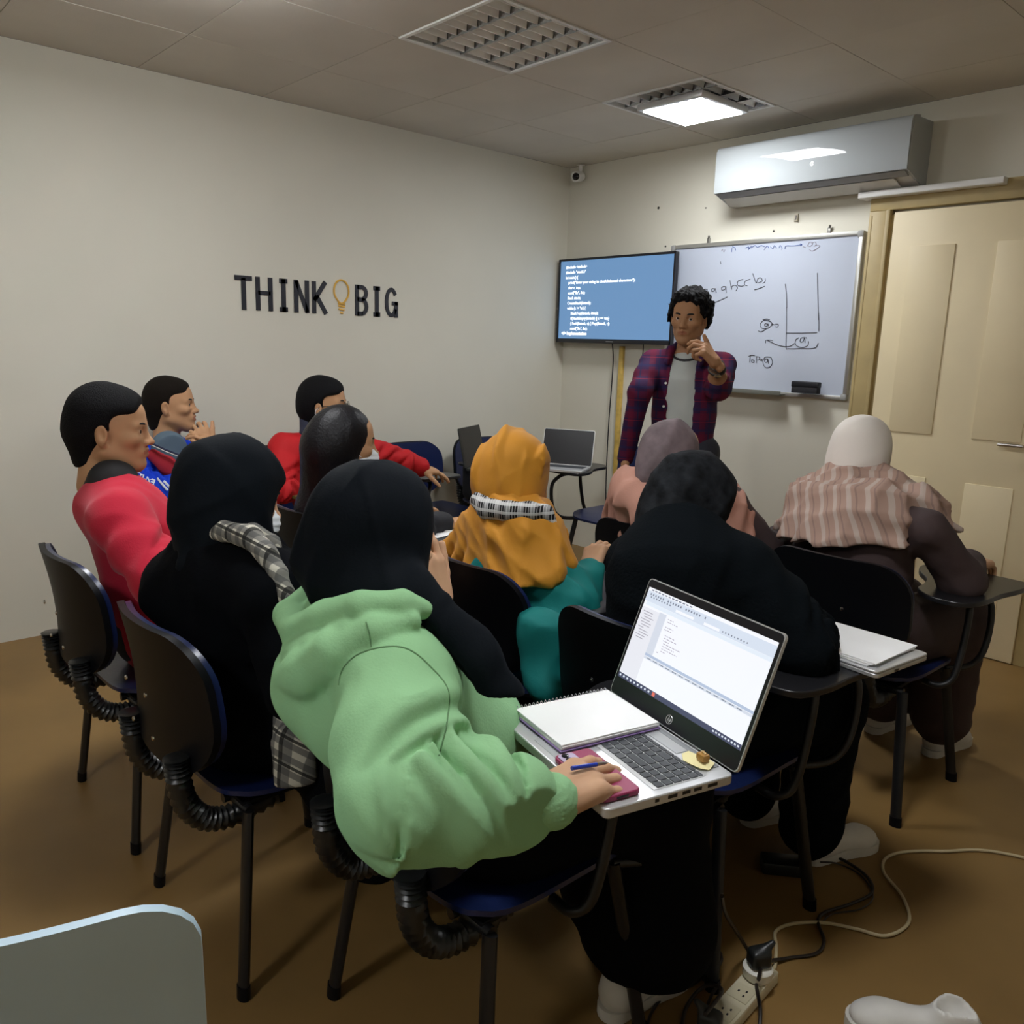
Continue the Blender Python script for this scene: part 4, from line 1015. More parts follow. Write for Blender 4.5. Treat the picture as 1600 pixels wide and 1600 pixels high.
def hand(wrist, fdir, dorsal, side=1, curl=(20, 25, 30, 35), thumb=(25, 10), spread=1.0, sc=1.0, arm=.06, h=.003, pip=1.2, nails=None, rw=.024):
    """five-fingered hand; returns mesh in world space; side +1 right, -1 left"""
    x = np.array(fdir, float); x /= np.linalg.norm(x); z = np.array(dorsal, float); z -= x*(z@x); z /= np.linalg.norm(z); y = np.cross(z, x)
    R = np.stack([x, y, z], 1); X = xf_of(wrist, R, sc)
    S = SDF((-arm-.02, -.11, -.11), (.21, .11, .06), h)
    S.cap((-arm, 0, 0), (.012, 0, 0), rw*1.05, rw, 0, sq=((0, 0, 1), 1.25))
    S.rbox((.048, 0, -.002), (.044, .039, .0125), .012, .02)
    ys = [.031, .0105, -.0105, -.030]; bx = [.086, .091, .087, .078]; L = [(.040, .024, .020), (.044, .028, .021), (.041, .026, .021), (.032, .019, .018)]
    for i in range(4):
        S.cap((.012, side*ys[i]*.55, .002), (bx[i], side*ys[i], .002), .013, .0105, .012)
    S.ell((.035, side*.030, -.010), (.030, .016, .014), .015)      # thumb mound
    T = S.like()
    tips = []
    def finger(p, ang0, sp, lens, cur, r):
        p = np.array(p, float); a = 0; pts = [p]; 
        for k, l in enumerate(lens):
            a += math.radians(cur[k]); d = np.array([math.cos(a)*math.cos(sp), math.cos(a)*math.sin(sp), -math.sin(a)]); p = p+d*l; pts.append(p)
        rs = [r, r*.94, r*.86, r*.74]
        U = S.like(); U.chain(pts, rs, .004)
        np.minimum(T.F, U.F, out=T.F)
        up = np.array([math.sin(a)*math.cos(sp), math.sin(a)*math.sin(sp), math.cos(a)]); tips.append((pts[-1], d, up, r*.74))
    for i in range(4):
        c = curl[i]; sp = side*math.radians([7, 2, -4, -10][i])*spread
        finger((bx[i], side*ys[i], .002), 0, sp, L[i], (c, c*pip, c*.8), [.0092, .0096, .0092, .0080][i])
    # thumb: leaves the side of the palm near its base
    p0 = np.array([.022, side*.026, -.010]); out, drop = [math.radians(a) for a in thumb]
    d1 = np.array([math.cos(out)*math.cos(drop), side*math.sin(out)*math.cos(drop), -math.sin(drop)]); p1 = p0+d1*.046
    o2 = out*.55; d2 = np.array([math.cos(o2)*math.cos(drop), side*math.sin(o2)*math.cos(drop), -math.sin(drop)*1.1]); p2 = p1+d2*.032; p3 = p2+d2*.026
    T.chain([p0, p1, p2, p3], [.0145, .0115, .0102, .0085], .004); tips.append((p3, d2, np.array([0, 0, 1.0]), .0085))
    A, B = S.F, T.F; k = .010; hh = np.maximum(k-np.abs(A-B), 0)/k; S.F = np.minimum(A, B)-hh*hh*k*.25
    if nails is not None:
        for p, d, up, r in tips:
            nails.append((X(np.array([p+d*(-.001)+up*(r*.86)]))[0], R @ d, R @ up, r*sc))
    return S.mesh(X)

def limb_core(J):
    """hidden trunk and limbs that join head and hands into one body"""
    pts = np.array([J[k] for k in J]); lo, hi = pts.min(0)-.16, pts.max(0)+.16
    S = SDF(lo, hi, .016)
    S.chain([J['pelvis'], J['chest'], J['neck']], [.085, .09, .045], .03)
    for s in 'LR':
        if 'sh'+s in J: S.chain([J['neck'], J['sh'+s], J['el'+s], J['wr'+s]], [.04, .042, .036, .024], .03)
        if 'hip'+s in J: S.chain([J['pelvis'], J['hip'+s], J['kn'+s], J['an'+s]], [.07, .065, .048, .034], .03)
    return S.mesh()

def sleeve_folds(sh, el, wr, amp=1.0, rmax=.115, tmax=.80):
    """drape gathered in the crook of the elbow, fading round the arm"""
    sh, el, wr = [np.array(v_, float) for v_ in (sh, el, wr)]
    Lu, Lf = np.linalg.norm(el-sh), np.linalg.norm(wr-el); au, af = (el-sh)/Lu, (wr-el)/Lf
    crook = (sh-el)/Lu+(wr-el)/Lf; crook /= np.linalg.norm(crook)
    FOLD = [(Lu-.085, 45, .06, .022, 60, .014), (Lu-.030, 50, .07, .018, 60, .020), (Lu+.015, 60, .06, .015, 55, .020), (Lu+.060, 50, .05, .015, 55, .017),
            (Lu+.125, 10, .012, .020, 90, .022), (Lu*.30, -70, -.06, .034, 60, .012), (Lu*.50, 80, .08, .028, 50, .013), (Lu-.02, -80, -.06, .022, 45, .014), (Lu+.05, -60, -.04, .018, 40, .010)]
    def sleeve(x, y, z):
        P_ = np.stack([x, y, z], 1); d1 = P_-sh; t1 = np.clip(d1 @ au, 0, Lu); q1 = d1-t1[:, None]*au; r1 = np.linalg.norm(q1, axis=1)
        d2 = P_-el; t2 = np.clip(d2 @ af, 0, Lf); q2 = d2-t2[:, None]*af; r2 = np.linalg.norm(q2, axis=1)
        fore = r2 < r1; T = np.where(fore, Lu+t2, t1); q = np.where(fore[:, None], q2, q1); r = np.minimum(r1, r2)
        ax = np.where(fore[:, None], af, au); cu = crook-ax*(ax @ crook)[:, None]; cu /= np.linalg.norm(cu, axis=1)[:, None]; cv = np.cross(ax, cu)
        ang = np.degrees(np.arctan2((q*cv).sum(1), (q*cu).sum(1)))
        o = 0
        for t0, a0, sl, w, sg, A in FOLD:
            da = (ang-a0+180) % 360-180; u_ = T-t0-sl*np.radians(da)
            o = o+A*(-.75*np.exp(-(u_/w)**2)+np.exp(-((u_-1.25*w)/(.55*w))**2))*np.exp(-da**2/(2*sg*sg))
        m = (r < rmax) & (T < Lu+Lf*tmax)
        return amp*np.where(m, o, 0)
    return sleeve

def garment(pieces, h, k=.04, wr=None, pad=.06):
    """pieces: list of (points, radii[, squash]) chains; returns a sculpted mesh"""
    P = np.concatenate([np.array(p[0], float) for p in pieces]); mr = max(max(p[1]) for p in pieces)
    S = SDF(P.min(0)-mr-pad, P.max(0)+mr+pad, h)
    for i, p in enumerate(pieces):
        S.chain(p[0], p[1], k if len(p) < 4 else p[3], sq=(p[2] if len(p) > 2 else None))
    if wr is not None:
        for w in (wr if isinstance(wr, list) else [wr]): S.disp(w)
    return S

def shoe(root, ankle, toe, m_up, m_sole, name='shoe', L=.255, low=False):
    """sneaker: sole and upper, heel under the ankle, towards toe direction"""
    a = np.array(ankle, float); d = np.array(toe, float); d[2] = 0; d /= np.linalg.norm(d); side = np.array([-d[1], d[0], 0]); up = np.array([0, 0, 1.0])
    R = np.stack([d, side, up], 1); c = np.array([a[0], a[1], 0.0])-d*.06
    S = SDF((-.04, -.07, .0), (L+.04, .07, .15), .006)
    S.ell((.055, 0, .055), (.05, .036, .05), 0); S.cap((.05, 0, .05), (L-.07, 0, .038), .036, .033, .03); S.ell((L-.055, 0, .034), (.055, .042, .030), .03)
    if not low: S.cap((.06, 0, .06), (.055, 0, .12), .036, .034, .02)
    else: S.cap((.06, 0, .07), (.06, 0, .095), .034, .036, .02); S.ell((.058, 0, .118), (.040, .028, .045), .006, mode='sub')
    S.half((0, 0, .022), (0, 0, -1), .004)
    up_ = put(name, S.mesh(xf_of(c, R)), m_up, root)
    out = [(0, .0), (.02, .032), (.08, .034), (.15, .040), (.20, .045), (.245, .034), (.262, .0), (.245, -.034), (.20, -.044), (.15, -.038), (.08, -.034), (.02, -.032)]
    pts = [(p.x, p.y) for p in catmull([(x*L/.255, y, 0) for x, y in out], 3, closed=True)]
    fm = Matrix(((R[0, 0], R[0, 1], 0, c[0]-root.location[0]), (R[1, 0], R[1, 1], 0, c[1]-root.location[1]), (0, 0, 1, .001-root.location[2]), (0, 0, 0, 1)))
    MB().prism(pts, .026, fm).build('sole', m_sole, up_, True, 50)
    return up_

def person(label, loc, group=None):
    return thing('person', label, 'person', (loc[0], loc[1], 0.0))

def V3(*a): return np.array(a, float)
def mid(a, b, t=.5): return np.array(a)*(1-t)+np.array(b)*t

M_black_cloth = mat('black_cloth', (.0030, .0036, .0050), .9, spec=.06, bump=(160, .12))
M_black_knit = mat('black_headscarf', (.0035, .0055, .0085), .8, spec=.10, bump=(220, .08))
M_sole = mat('white_rubber', (.62, .60, .55), .6)
M_sneak = mat('white_sneaker', (.66, .64, .60), .6, noise=(20, .05))
M_jeans = mat('dark_trousers', (.015, .018, .03), .8, bump=(180, .1))
M_mask = mat('white_mask', (.72, .76, .80), .8, noise=(30, .05))
M_maskb = mat('pale_blue_mask', (.40, .62, .75), .8)
SK_A = skin('warm', (.46, .25, .13)); SK_B = skin('fair', (.56, .33, .20)); SK_C = skin('brown', (.38, .20, .105)); SK_D = skin('tan', (.50, .28, .15))
M_hairk = mat('black_hair', (.0035, .0035, .0045), .7, spec=.15, bump=(300, .5))
M_hairb = mat('dark_brown_hair', (.010, .007, .005), .75, spec=.12, bump=(300, .5))

def seated(cx, cy, yaw, lean=(0, 0), low=0.0, wide=1.0):
    """default joints of someone on a chair at cx,cy facing yaw"""
    R = rot_yp(yaw)[:, :2]; r, f = R[:2, 0], R[:2, 1]
    def P(x, y, z): return np.array([cx+r[0]*x+f[0]*y, cy+r[1]*x+f[1]*y, z])
    J = dict(pelvis=P(0, -.06, .55), chest=P(lean[0]*.7, -.10+lean[1]*.7, .86-low), neck=P(lean[0], -.08+lean[1], 1.0-low))
    for s, k in ((-1, 'L'), (1, 'R')):
        J['sh'+k] = P(s*.165*wide+lean[0]*.9, -.10+lean[1]*.9, .94-low); J['el'+k] = P(s*.23*wide, .03, .73); J['wr'+k] = P(s*.18, .25, .735)
        J['hip'+k] = P(s*.085, -.04, .53); J['kn'+k] = P(s*.11, .36, .50); J['an'+k] = P(s*.11, .36, .09)
    J['P'] = P
    return J
def core_of(J): return {k: v for k, v in J.items() if k != 'P'}

def trousers(root, J, m, r=(.085, .075, .06, .052), name='trousers', seed=1, h=.011):
    S = garment([([J['pelvis']+V3(0, 0, -.01), J['pelvis']+V3(0, 0, .06)], [.125, .12])] +
                [([J['pelvis']*.6+J['hip'+s]*.4, J['hip'+s], J['kn'+s], J['an'+s]+V3(0, 0, .02)], [r[0]*1.05, r[0], r[1], r[3]]) for s in 'LR'], h, .03, wrinkles(.004, 40, seed))
    return put(name, S.mesh(), m, root)

def top(root, J, m, fwd, name='jacket', rt=(.135, .145, .075), ra=(.068, .062, .058, .046), h=.008, amp=.009, seed=2, freq=30, squash=1.25, hem=True, wr_ext=0.0):
    f = np.array([fwd[0], fwd[1], 0.0])
    P = [([J['pelvis']+V3(0, 0, .0), mid(J['pelvis'], J['chest'], .5), J['chest'], mid(J['chest'], J['neck'], .75)], [rt[0]*1.02, rt[0], rt[1], rt[2]], (f, squash)),
         ([J['shL'], mid(J['shL'], J['shR']), J['shR']], [ra[0]*1.02, rt[2]*1.15, ra[0]*1.02])]
    for s in 'LR':
        P.append(([J['sh'+s], mid(J['sh'+s], J['el'+s], .5), J['el'+s], mid(J['el'+s], J['wr'+s], .6), J['wr'+s]], [ra[0], ra[1], ra[2], (ra[2]+ra[3])/2, ra[3]], None, .025))
    S = garment(P, h, .045, [wrinkles(amp, freq, seed)]+[sleeve_folds(J['sh'+k_], J['el'+k_], J['wr'+k_], .75, .10, .9) for k_ in 'LR'])
    return put(name, S.mesh(), m, root)

def make_body(root, J, skinm, headc, headR, kind='m', hands=(), sc=1.0, core=True, face=True, brow=1.0, gaze=(0, 0), lips=True):
    V, Q = head_mesh(kind); parts = [(xf_of(headc, headR, sc)(V), Q)]
    if core: parts.append(limb_core(core_of(J)))
    parts += list(hands)
    VQ = merge(parts)
    mi = np.zeros(len(VQ[1]), int)
    if lips:
        C = V[Q].mean(1); n0 = len(Q)
        lp = (np.abs(C[:, 0]) < .021) & (C[:, 1] > .084) & (C[:, 2] < -.0545) & (C[:, 2] > -.0755) & (np.abs(C[:, 0])/.021*.006+np.abs(C[:, 2]+.0645) < .0105)
        mi[:n0][lp] = 1
    lipm = mat('lips_'+skinm.name, tuple(np.array(skinm.node_tree.nodes['Principled BSDF'].inputs['Base Color'].default_value[:3])*np.array([.80, .55, .55])), .45)
    b = put('body', VQ, [skinm, lipm], root, mi)
    if face: face_parts(root, b, headc, headR, sc, brow, gaze)
    return b

# ------------------------------------------------------------------ person in the light green hoodie
def build_green():
    J = dict(pelvis=V3(-1.13, 1.00, .54), chest=V3(-1.20, .80, .80), neck=V3(*(-1.236,0.773,0.922)))
    J['shR'] = V3(*(-1.037,0.712,0.848)); J['elR'] = V3(*(-0.886,0.611,0.767)); J['wrR'] = V3(*(-0.786,0.797,0.744))
    J['shL'] = V3(-1.375, .86, .87); J['elL'] = V3(-1.27, 1.04, .74); J['wrL'] = V3(*(-1.193,0.908,0.913))
    J['hipR'] = V3(-1.05, 1.02, .52); J['knR'] = V3(-.98, 1.34, .50); J['anR'] = V3(-.955, 1.36, .09)
    J['hipL'] = V3(-1.22, 1.03, .52); J['knL'] = V3(-1.16, 1.42, .50); J['anL'] = V3(-1.13, 1.44, .09)
    root = person('person seen from behind in a light green hoodie and black headscarf typing at a laptop', J['pelvis'])
    Hc = V3(*(-1.245,0.803,1.057)); HR = rot_yp(-14, -8, 4)
    nails = []
    # right hand flat on the phone and palm rest, fingers to the right of the picture
    tip = np.array(lap_pt(-.080, -.150, .034)); w0 = J['wrR']
    hR = hand(w0, tip-w0+V3(0, 0, .005), V3(.10, -.35, 1), 1, (14, 15, 17, 20), (34, 20), 1.0, 1.1, .03, .0028, nails=nails, rw=.027)
    hL = hand(J['wrL'], V3(*(-1.225,0.900,1.004))-J['wrL'], V3(.75, .0, .35), -1, (10, 14, 18, 22), (28, 5), .7, .95, .05, .0032)
    b = make_body(root, J, SK_B, Hc, HR, 'f', (hR, hL))
    mn = mat('fingernail', (.66, .42, .34), .3)
    for p, d, up, r in nails:
        d = d/np.linalg.norm(d); s_ = np.cross(up, d); R_ = np.stack([d, s_, up/np.linalg.norm(up)], 1)
        S = SDF((-.010, -.008, -.005), (.010, .008, .005), .0012); S.ell((0, 0, 0), (.0062, .0048, .0016), 0); put('fingernail', S.mesh(xf_of(p, R_)), mn, root).parent = b
    # hoodie
    M = mat('light_green_fleece', (.30, .55, .29), .9, spec=.10, bump=(240, .10), noise=(5, .04))
    sh, el, wr = J['shR'], J['elR'], J['wrR']
    f = V3(.35, .93, 0)
    P = [([J['pelvis']+V3(0, -.02, .02), V3(-1.15, .90, .66), V3(-1.19, .80, .80), V3(-1.23, .77, .87)], [.155, .155, .165, .115], (f, 1.15)),
         ([V3(-1.375, .86, .86), V3(-1.24, .77, .88), sh+V3(0, 0, .005)], [.075, .085, .088])]
    S = garment(P, .0062, .06, pad=.12)
    S.chain([sh, mid(sh, el, .5), el], [.092, .096, .086], .03)
    S.chain([el, mid(el, wr, .45), mid(el, wr, .76)], [.084, .080, .073], .02)
    S.cap(mid(el, wr, .76), mid(el, wr, .84), .070, .052, .008)
    S.cap(mid(el, wr, .86), wr+(wr-el)*.045, .043, .040, .006)
    S.chain([J['shL'], J['elL'], J['wrL']-V3(0, 0, .03)], [.07, .06, .043], .02)
    # back of the garment rolling over the chair back
    S.ell(V3(*(-1.249,0.691,0.798)), (.085, .085, .085), .06)
    S.ell(V3(*(-1.141,0.709,0.766)), (.09, .08, .09), .06)
    # hood lying on the back: rolled rim, middle fold and pouch
    S.chain([V3(*(-1.047,0.741,0.960)), V3(*(-1.072,0.690,0.944)), V3(*(-1.119,0.654,0.904)), V3(*(-1.178,0.637,0.859)), V3(*(-1.239,0.637,0.830))], [.016, .034, .046, .046, .036], .010)
    S.chain([V3(*(-1.076,0.726,0.966)), V3(*(-1.109,0.670,0.945)), V3(*(-1.174,0.647,0.905)), V3(*(-1.244,0.643,0.873))], [.014, .024, .028, .026], .006)
    S.chain([V3(*(-1.062,0.787,0.967)), V3(*(-1.074,0.741,0.982)), V3(*(-1.111,0.692,0.977)), V3(*(-1.180,0.667,0.945)), V3(*(-1.256,0.655,0.905)), V3(*(-1.324,0.673,0.910)), V3(*(-1.348,0.731,0.939))], [.014, .024, .029, .031, .032, .030, .022], .006)
    # sleeve folds gathered in the crook of the elbow, fading round the arm
    S.disp(sleeve_folds(sh, el, wr))
    w1, w2 = wrinkles(.0085, 20, 11, 4, .8), wrinkles(.0026, 52, 12, 4, .9)
    S.disp(lambda x, y, z: w1(x, y, z)+w2(x, y, z))
    # armhole and yoke seams
    ho = put('hoodie', S.mesh(), M, root)
    cuff = SDF(np.minimum(el, wr)-.1, np.maximum(el, wr)+.1, .004)
    ax = (wr-el)/np.linalg.norm(wr-el); c0, c1 = mid(el, wr, .85), wr+(wr-el)*.055
    cuff.cap(c0, c1, .0445, .0415, 0)
    u = np.cross(ax, V3(0, 0, 1)); u /= np.linalg.norm(u); v = np.cross(ax, u)
    cuff.disp(lambda x, y, z: .0011*np.sin(34*np.arctan2((x-c0[0])*u[0]+(y-c0[1])*u[1]+(z-c0[2])*u[2], (x-c0[0])*v[0]+(y-c0[1])*v[1]+(z-c0[2])*v[2])))
    put('cuff', cuff.mesh(), M, root).parent = ho
    # stitched armhole seam: thin ridge on the sleeve
    seamm = mat('green_seam', (.13, .26, .12), .9)
    dg = None
    from mathutils.bvhtree import BVHTree
    bv = BVHTree.FromPolygons([Vector(vv) for vv in np.array([v.co[:] for v in ho.data.vertices])], [p.vertices[:] for p in ho.data.polygons])
    camv = Vector((0, 0, 1.4))-Vector(root.location)
    def seam(pts, name):
        out = []
        for p in catmull(pts, 6):
            q = p-Vector(root.location); d = (q-camv).normalized(); hit = bv.ray_cast(camv+d*.4, d)
            if hit[0] is not None: out.append(hit[0]+hit[1]*.0004)
        if len(out) > 3: MB().tube(out, .0013, 5).build(name, seamm, ho)
    seam([(-1.077,0.629,0.872), (-1.077,0.636,0.897), (-1.065,0.657,0.920), (-1.040,0.688,0.932), (-1.014,0.715,0.930), (-0.987,0.738,0.904), (-0.962,0.754,0.869), (-0.955,0.747,0.819), (-0.955,0.733,0.769)], 'armhole_seam')
    seam([(-1.065,0.671,0.969), (-1.059,0.673,0.952), (-1.054,0.673,0.931)], 'yoke_seam')
    # headscarf
    S = SDF(Hc-.22, Hc+V3(.34, .30, .17), .0065); lx = xf_of(Hc, HR)
    L = lambda *p: lx(np.array([p]))[0]
    S.ell(L(0, -.012, .018), (.104, .122, .122), 0, HR); S.ell(L(0, -.02, -.05), (.098, .108, .085), .05, HR)
    S.chain([L(0, -.02, -.08), V3(*(-1.195,0.770,0.963))], [.092, .085], .04)
    S.ell(L(0, .115, -.02), (.055, .06, .085), .02, HR, mode='sub')
    S.chain([V3(*(-1.152,0.761,0.981)), V3(*(-1.098,0.789,0.978)), V3(*(-1.044,0.816,0.942)), V3(*(-0.986,0.841,0.892)), V3(*(-0.943,0.858,0.841)), V3(*(-0.912,0.863,0.791))], [.05, .040, .031, .030, .028, .020], .03, sq=((.6, -.5, .6), 1.5))
    fh = wrinkles(.022, 24, 21, 3, .8); S.disp(lambda x, y, z: np.minimum(fh(x, y, z*.5), .004))
    put('headscarf', S.mesh(), M_black_knit, root)
    # long black skirt to the floor
    S = SDF((-1.45, .72, .03), (-.72, 1.62, .72), .010)
    S.ell((-1.13, .99, .52), (.19, .18, .12), 0); S.chain([(-1.06, 1.00, .53), (-.97, 1.30, .51), (-.955, 1.33, .16)], [.125, .115, .125], .06)
    S.chain([(-1.21, 1.02, .53), (-1.14, 1.40, .50), (-1.12, 1.42, .16)], [.12, .11, .12], .08); S.cap((-.98, 1.30, .2), (-1.12, 1.38, .2), .13, .13, .08)
    S.half((0, 0, .10), (0, 0, -1), .02); S.disp(wrinkles(.008, 22, 31, 3, .9))
    put('skirt', S.mesh(), M_black_cloth, root)
    shoe(root, (-.97, 1.25, 0), (.12, 1, 0), M_sneak, M_sole); shoe(root, (-1.12, 1.44, 0), (0, 1, 0), M_sneak, M_sole)
build_green()

# ------------------------------------------------------------------ person in black with the checked scarf (left of the hoodie)
CHK = plaid('cream_black_check', (.60, .57, .48), [((1, 0, 0), .026, .5, 0, (.10, .10, .10), .75), ((0, .6, .8), .026, .5, 0, (.10, .10, .10), .75), ((1, 0, 0), .052, .12, .1, (.02, .02, .02), .9), ((0, .6, .8), .052, .12, .2, (.02, .02, .02), .9)])
CHK2 = plaid('white_black_check', (.012, .012, .014), [((.8, .6, 0), .034, .40, 0, (.34, .34, .34), .8), ((0, 0, 1), .024, .34, 0, (.60, .60, .59), .75), ((.8, .6, 0), .0075, .30, .1, (.70, .70, .70), .45)])
def scarf_head(Hc, HR, rad=(.102, .120, .120), down=None, dr=.085, h=.008, wr=.004, seed=1, open_=True, ext=.25):
    S = SDF(Hc-ext, Hc+ext*.8, h); L = lambda *p: xf_of(Hc, HR)(np.array([p]))[0]
    S.ell(L(0, -.012, .018), rad, 0, HR); S.ell(L(0, -.015, -.05), (rad[0]*.93, rad[1]*.90, .085), .05, HR)
    if down is not None: S.chain([L(0, -.02, -.07)]+[V3(*d) for d in down], [.090]+[dr]*len(down), .04)
    if open_: S.ell(L(0, .112, -.02), (.054, .06, .085), .02, HR, mode='sub')
    if wr:
        fw_ = wrinkles(wr*4.5, 25, seed, 3, .8); S.disp(lambda x, y, z: np.minimum(fw_(x, y, z*.5), .003))
    return S
def mask_part(root, body, Hc, HR, m=None, sc=1.0):
    S = SDF((-.10, .0, -.13), (.10, .14, .02), .0045)
    S.ell((0, .050, -.065), (.064, .062, .056), 0); S.ell((0, .088, -.050), (.03, .03, .03), .02); S.half((0, .035, 0), (0, -1, 0), .005); S.half((0, 0, -.018), (0, -.25, 1), .005)
    S.disp(lambda x, y, z: .0016*np.sin(z*420))
    o = put('face_mask', S.mesh(xf_of(Hc, HR, sc)), m or M_mask, root)
    X = xf_of(Hc, HR, sc)
    for s in (-1, 1):
        P = [Vector(p-np.array(root.location)) for p in X(np.array([(s*.062, .045, -.040), (s*.076, .010, -.018), (s*.083, -.018, .012), (s*.085, -.030, -.010), (s*.080, -.018, -.045), (s*.060, .040, -.085)]))]
        MB().tube(catmull(P, 5), .0016, 5).build('ear_loop', M_mask, o)
    return o

def build_checked():
    J = seated(-1.77, .90, -8, (0, -.02), .09)
    Hc = V3(*(-1.770,0.771,1.055)); HR = rot_yp(-8, -14, 0)
    J['neck'] = V3(*(-1.754,0.757,0.946)); J['chest'] = V3(-1.76, .84, .80)
    J['shR'] = V3(*(-1.568,0.760,0.879)); J['shL'] = V3(*(-1.864,0.691,0.827))
    J['elR'] = V3(*(-1.477,0.773,0.693)); J['wrR'] = V3(-1.50, 1.08, .735); J['elL'] = V3(-1.98, 1.0, .70); J['wrL'] = V3(-1.85, 1.18, .72)
    root = person('person seen from behind in black with a cream checked scarf around the neck', J['pelvis'])
    hR = hand(J['wrR'], (.1, 1, -.05), (0, 0, 1), 1, h=.004); hL = hand(J['wrL'], (.3, 1, -.05), (0, 0, 1), -1, h=.004)
    b = make_body(root, J, SK_B, Hc, HR, 'f', (hR, hL)); mask_part(root, b, Hc, HR)
    f = V3(.3, .95, 0)
    S = garment([([J['pelvis']+V3(0, -.02, -.02), V3(-1.76, .83, .66), V3(-1.765, .79, .78), V3(-1.77, .76, .88)], [.18, .175, .170, .115], (f, 1.1)), ([J['shL'], V3(-1.77, .75, .90), J['shR']], [.10, .10, .09]),
                 ([J['shR'], J['elR'], J['wrR']-V3(0, .03, 0)], [.08, .072, .05], None, .03), ([J['shL'], J['elL'], J['wrL']-V3(0, .03, 0)], [.08, .07, .05], None, .03),
                 ([J['hipR'], J['knR'], J['anR']+V3(0, 0, .06)], [.12, .105, .10], None, .06), ([J['hipL'], J['knL'], J['anL']+V3(0, 0, .06)], [.12, .105, .10], None, .06), ([V3(-1.60, .86, .52), V3(-1.515, .90, .40), V3(-1.485, .96, .24)], [.10, .075, .075], None, .06), ([V3(-1.58, 1.0, .48), V3(-1.50, 1.08, .30), V3(-1.50, 1.12, .14)], [.10, .08, .08], None, .06)], .010, .06, [wrinkles(.014, 24, 41, 3), sleeve_folds(J['shR'], J['elR'], J['wrR'], .8)])
    put('long_coat', S.mesh(), M_black_cloth, root)
    put('headscarf', scarf_head(Hc, HR, (.100, .118, .118), [(-1.763,0.746,0.945), (-1.762,0.733,0.896)], .098, seed=4).mesh(), M_black_knit, root)
    # checked scarf: collar band and tail over the right shoulder, end hanging beside the seat
    S = SDF(V3(*(-1.614,0.733,0.908))-.3, V3(*(-1.614,0.733,0.908))+.3, .006)
    S.chain([V3(*(-1.737,0.693,0.975)), V3(*(-1.654,0.701,1.001)), V3(*(-1.592,0.723,0.999)), V3(*(-1.546,0.736,0.974)), V3(*(-1.508,0.744,0.937)), V3(*(-1.480,0.747,0.896)), V3(*(-1.461,0.748,0.854))], [.014, .021, .024, .022, .019, .017, .015], .01)
    S.chain([V3(*(-1.625,0.748,1.003)), V3(*(-1.603,0.779,0.972)), V3(*(-1.582,0.790,0.933))], [.018, .018, .012], .01)
    S.disp(wrinkles(.004, 70, 8, 3))
    put('checked_scarf', S.mesh(), CHK, root)
    S = SDF((-1.66, .60, .30), (-1.30, 1.0, .72), .006)
    S.chain([V3(*(-1.551,0.783,0.592)), V3(*(-1.521,0.775,0.554)), V3(*(-1.513,0.775,0.475))], [.036, .045, .047], .01, sq=((.86, -.5, 0), 2.6)); S.half(V3(*(-1.510,0.773,0.458)), (.1, 0, -1), .004); S.disp(wrinkles(.003, 60, 9, 3))
    put('scarf_end', S.mesh(), CHK, root)
    for s in 'LR': shoe(root, J['an'+s], (.1, 1, 0), M_black_cloth, M_sole)
build_checked()

# ------------------------------------------------------------------ young man in the crimson jacket at the left
def build_crimson():
    J = seated(-2.45, .88, -6, (0, 0), .06)
    Hc = V3(*(-2.613,0.775,1.121)); HR = rot_yp(-28, -2, 0)
    J['neck'] = V3(-2.56, .755, .955); J['chest'] = V3(-2.53, .80, .82)
    J['shR'] = J['neck']+V3(.165, -.035, -.065); J['shL'] = J['neck']+V3(-.165, .035, -.06); J['elR'] = V3(*(-2.208,0.749,0.760)); J['wrR'] = V3(-2.33, 1.02, .745)
    J['elL'] = V3(-2.76, .90, .72); J['wrL'] = V3(-2.55, 1.10, .73)
    root = person('young man in profile with a crimson jacket at the left edge', J['pelvis'])
    hR = hand(J['wrR'], (.45, 1, -.12), (0, -.1, 1), 1, (28, 30, 32, 36), h=.004); hL = hand(J['wrL'], (.5, 1, -.1), (0, 0, 1), -1, h=.004)
    make_body(root, J, SK_D, Hc, HR, 'm', (hR, hL), gaze=(8, 0))
    put('hair', hair_short(Hc, HR, 1.0, .012, .070), M_hairk, root)
    Mc = mat('crimson_fleece', (.52, .018, .045), .85, spec=.15, sheen=.15, bump=(200, .1))
    top(root, J, Mc, (.1, 1), 'jacket', (.145, .15, .085), (.082, .075, .068, .045), .008, .011, 51, 26)
    S = SDF(J['neck']-.14, J['neck']+.16, .006); S.chain([J['neck']+V3(-.02, -.01, -.05), J['neck']+V3(0, .0, .012)], [.085, .072], .02); put('collar', S.mesh(), mat('black_undershirt', (.012, .012, .014), .8), root)
    trousers(root, J, M_jeans, seed=5)
    for s in 'LR': shoe(root, J['an'+s], (.05, 1, 0), M_sneak, M_sole)
build_crimson()
er2 = thing('red_eraser', 'small red eraser under the fingers on the white notebook', 'eraser', tuple(V3(-2.24, 1.115, TBZ+.0145)), math.radians(20))
MB().box((0, 0, .008), (.022, .010, .008), bevel=.003).build('rubber', mat('red_rubber', (.65, .03, .05), .5), er2)

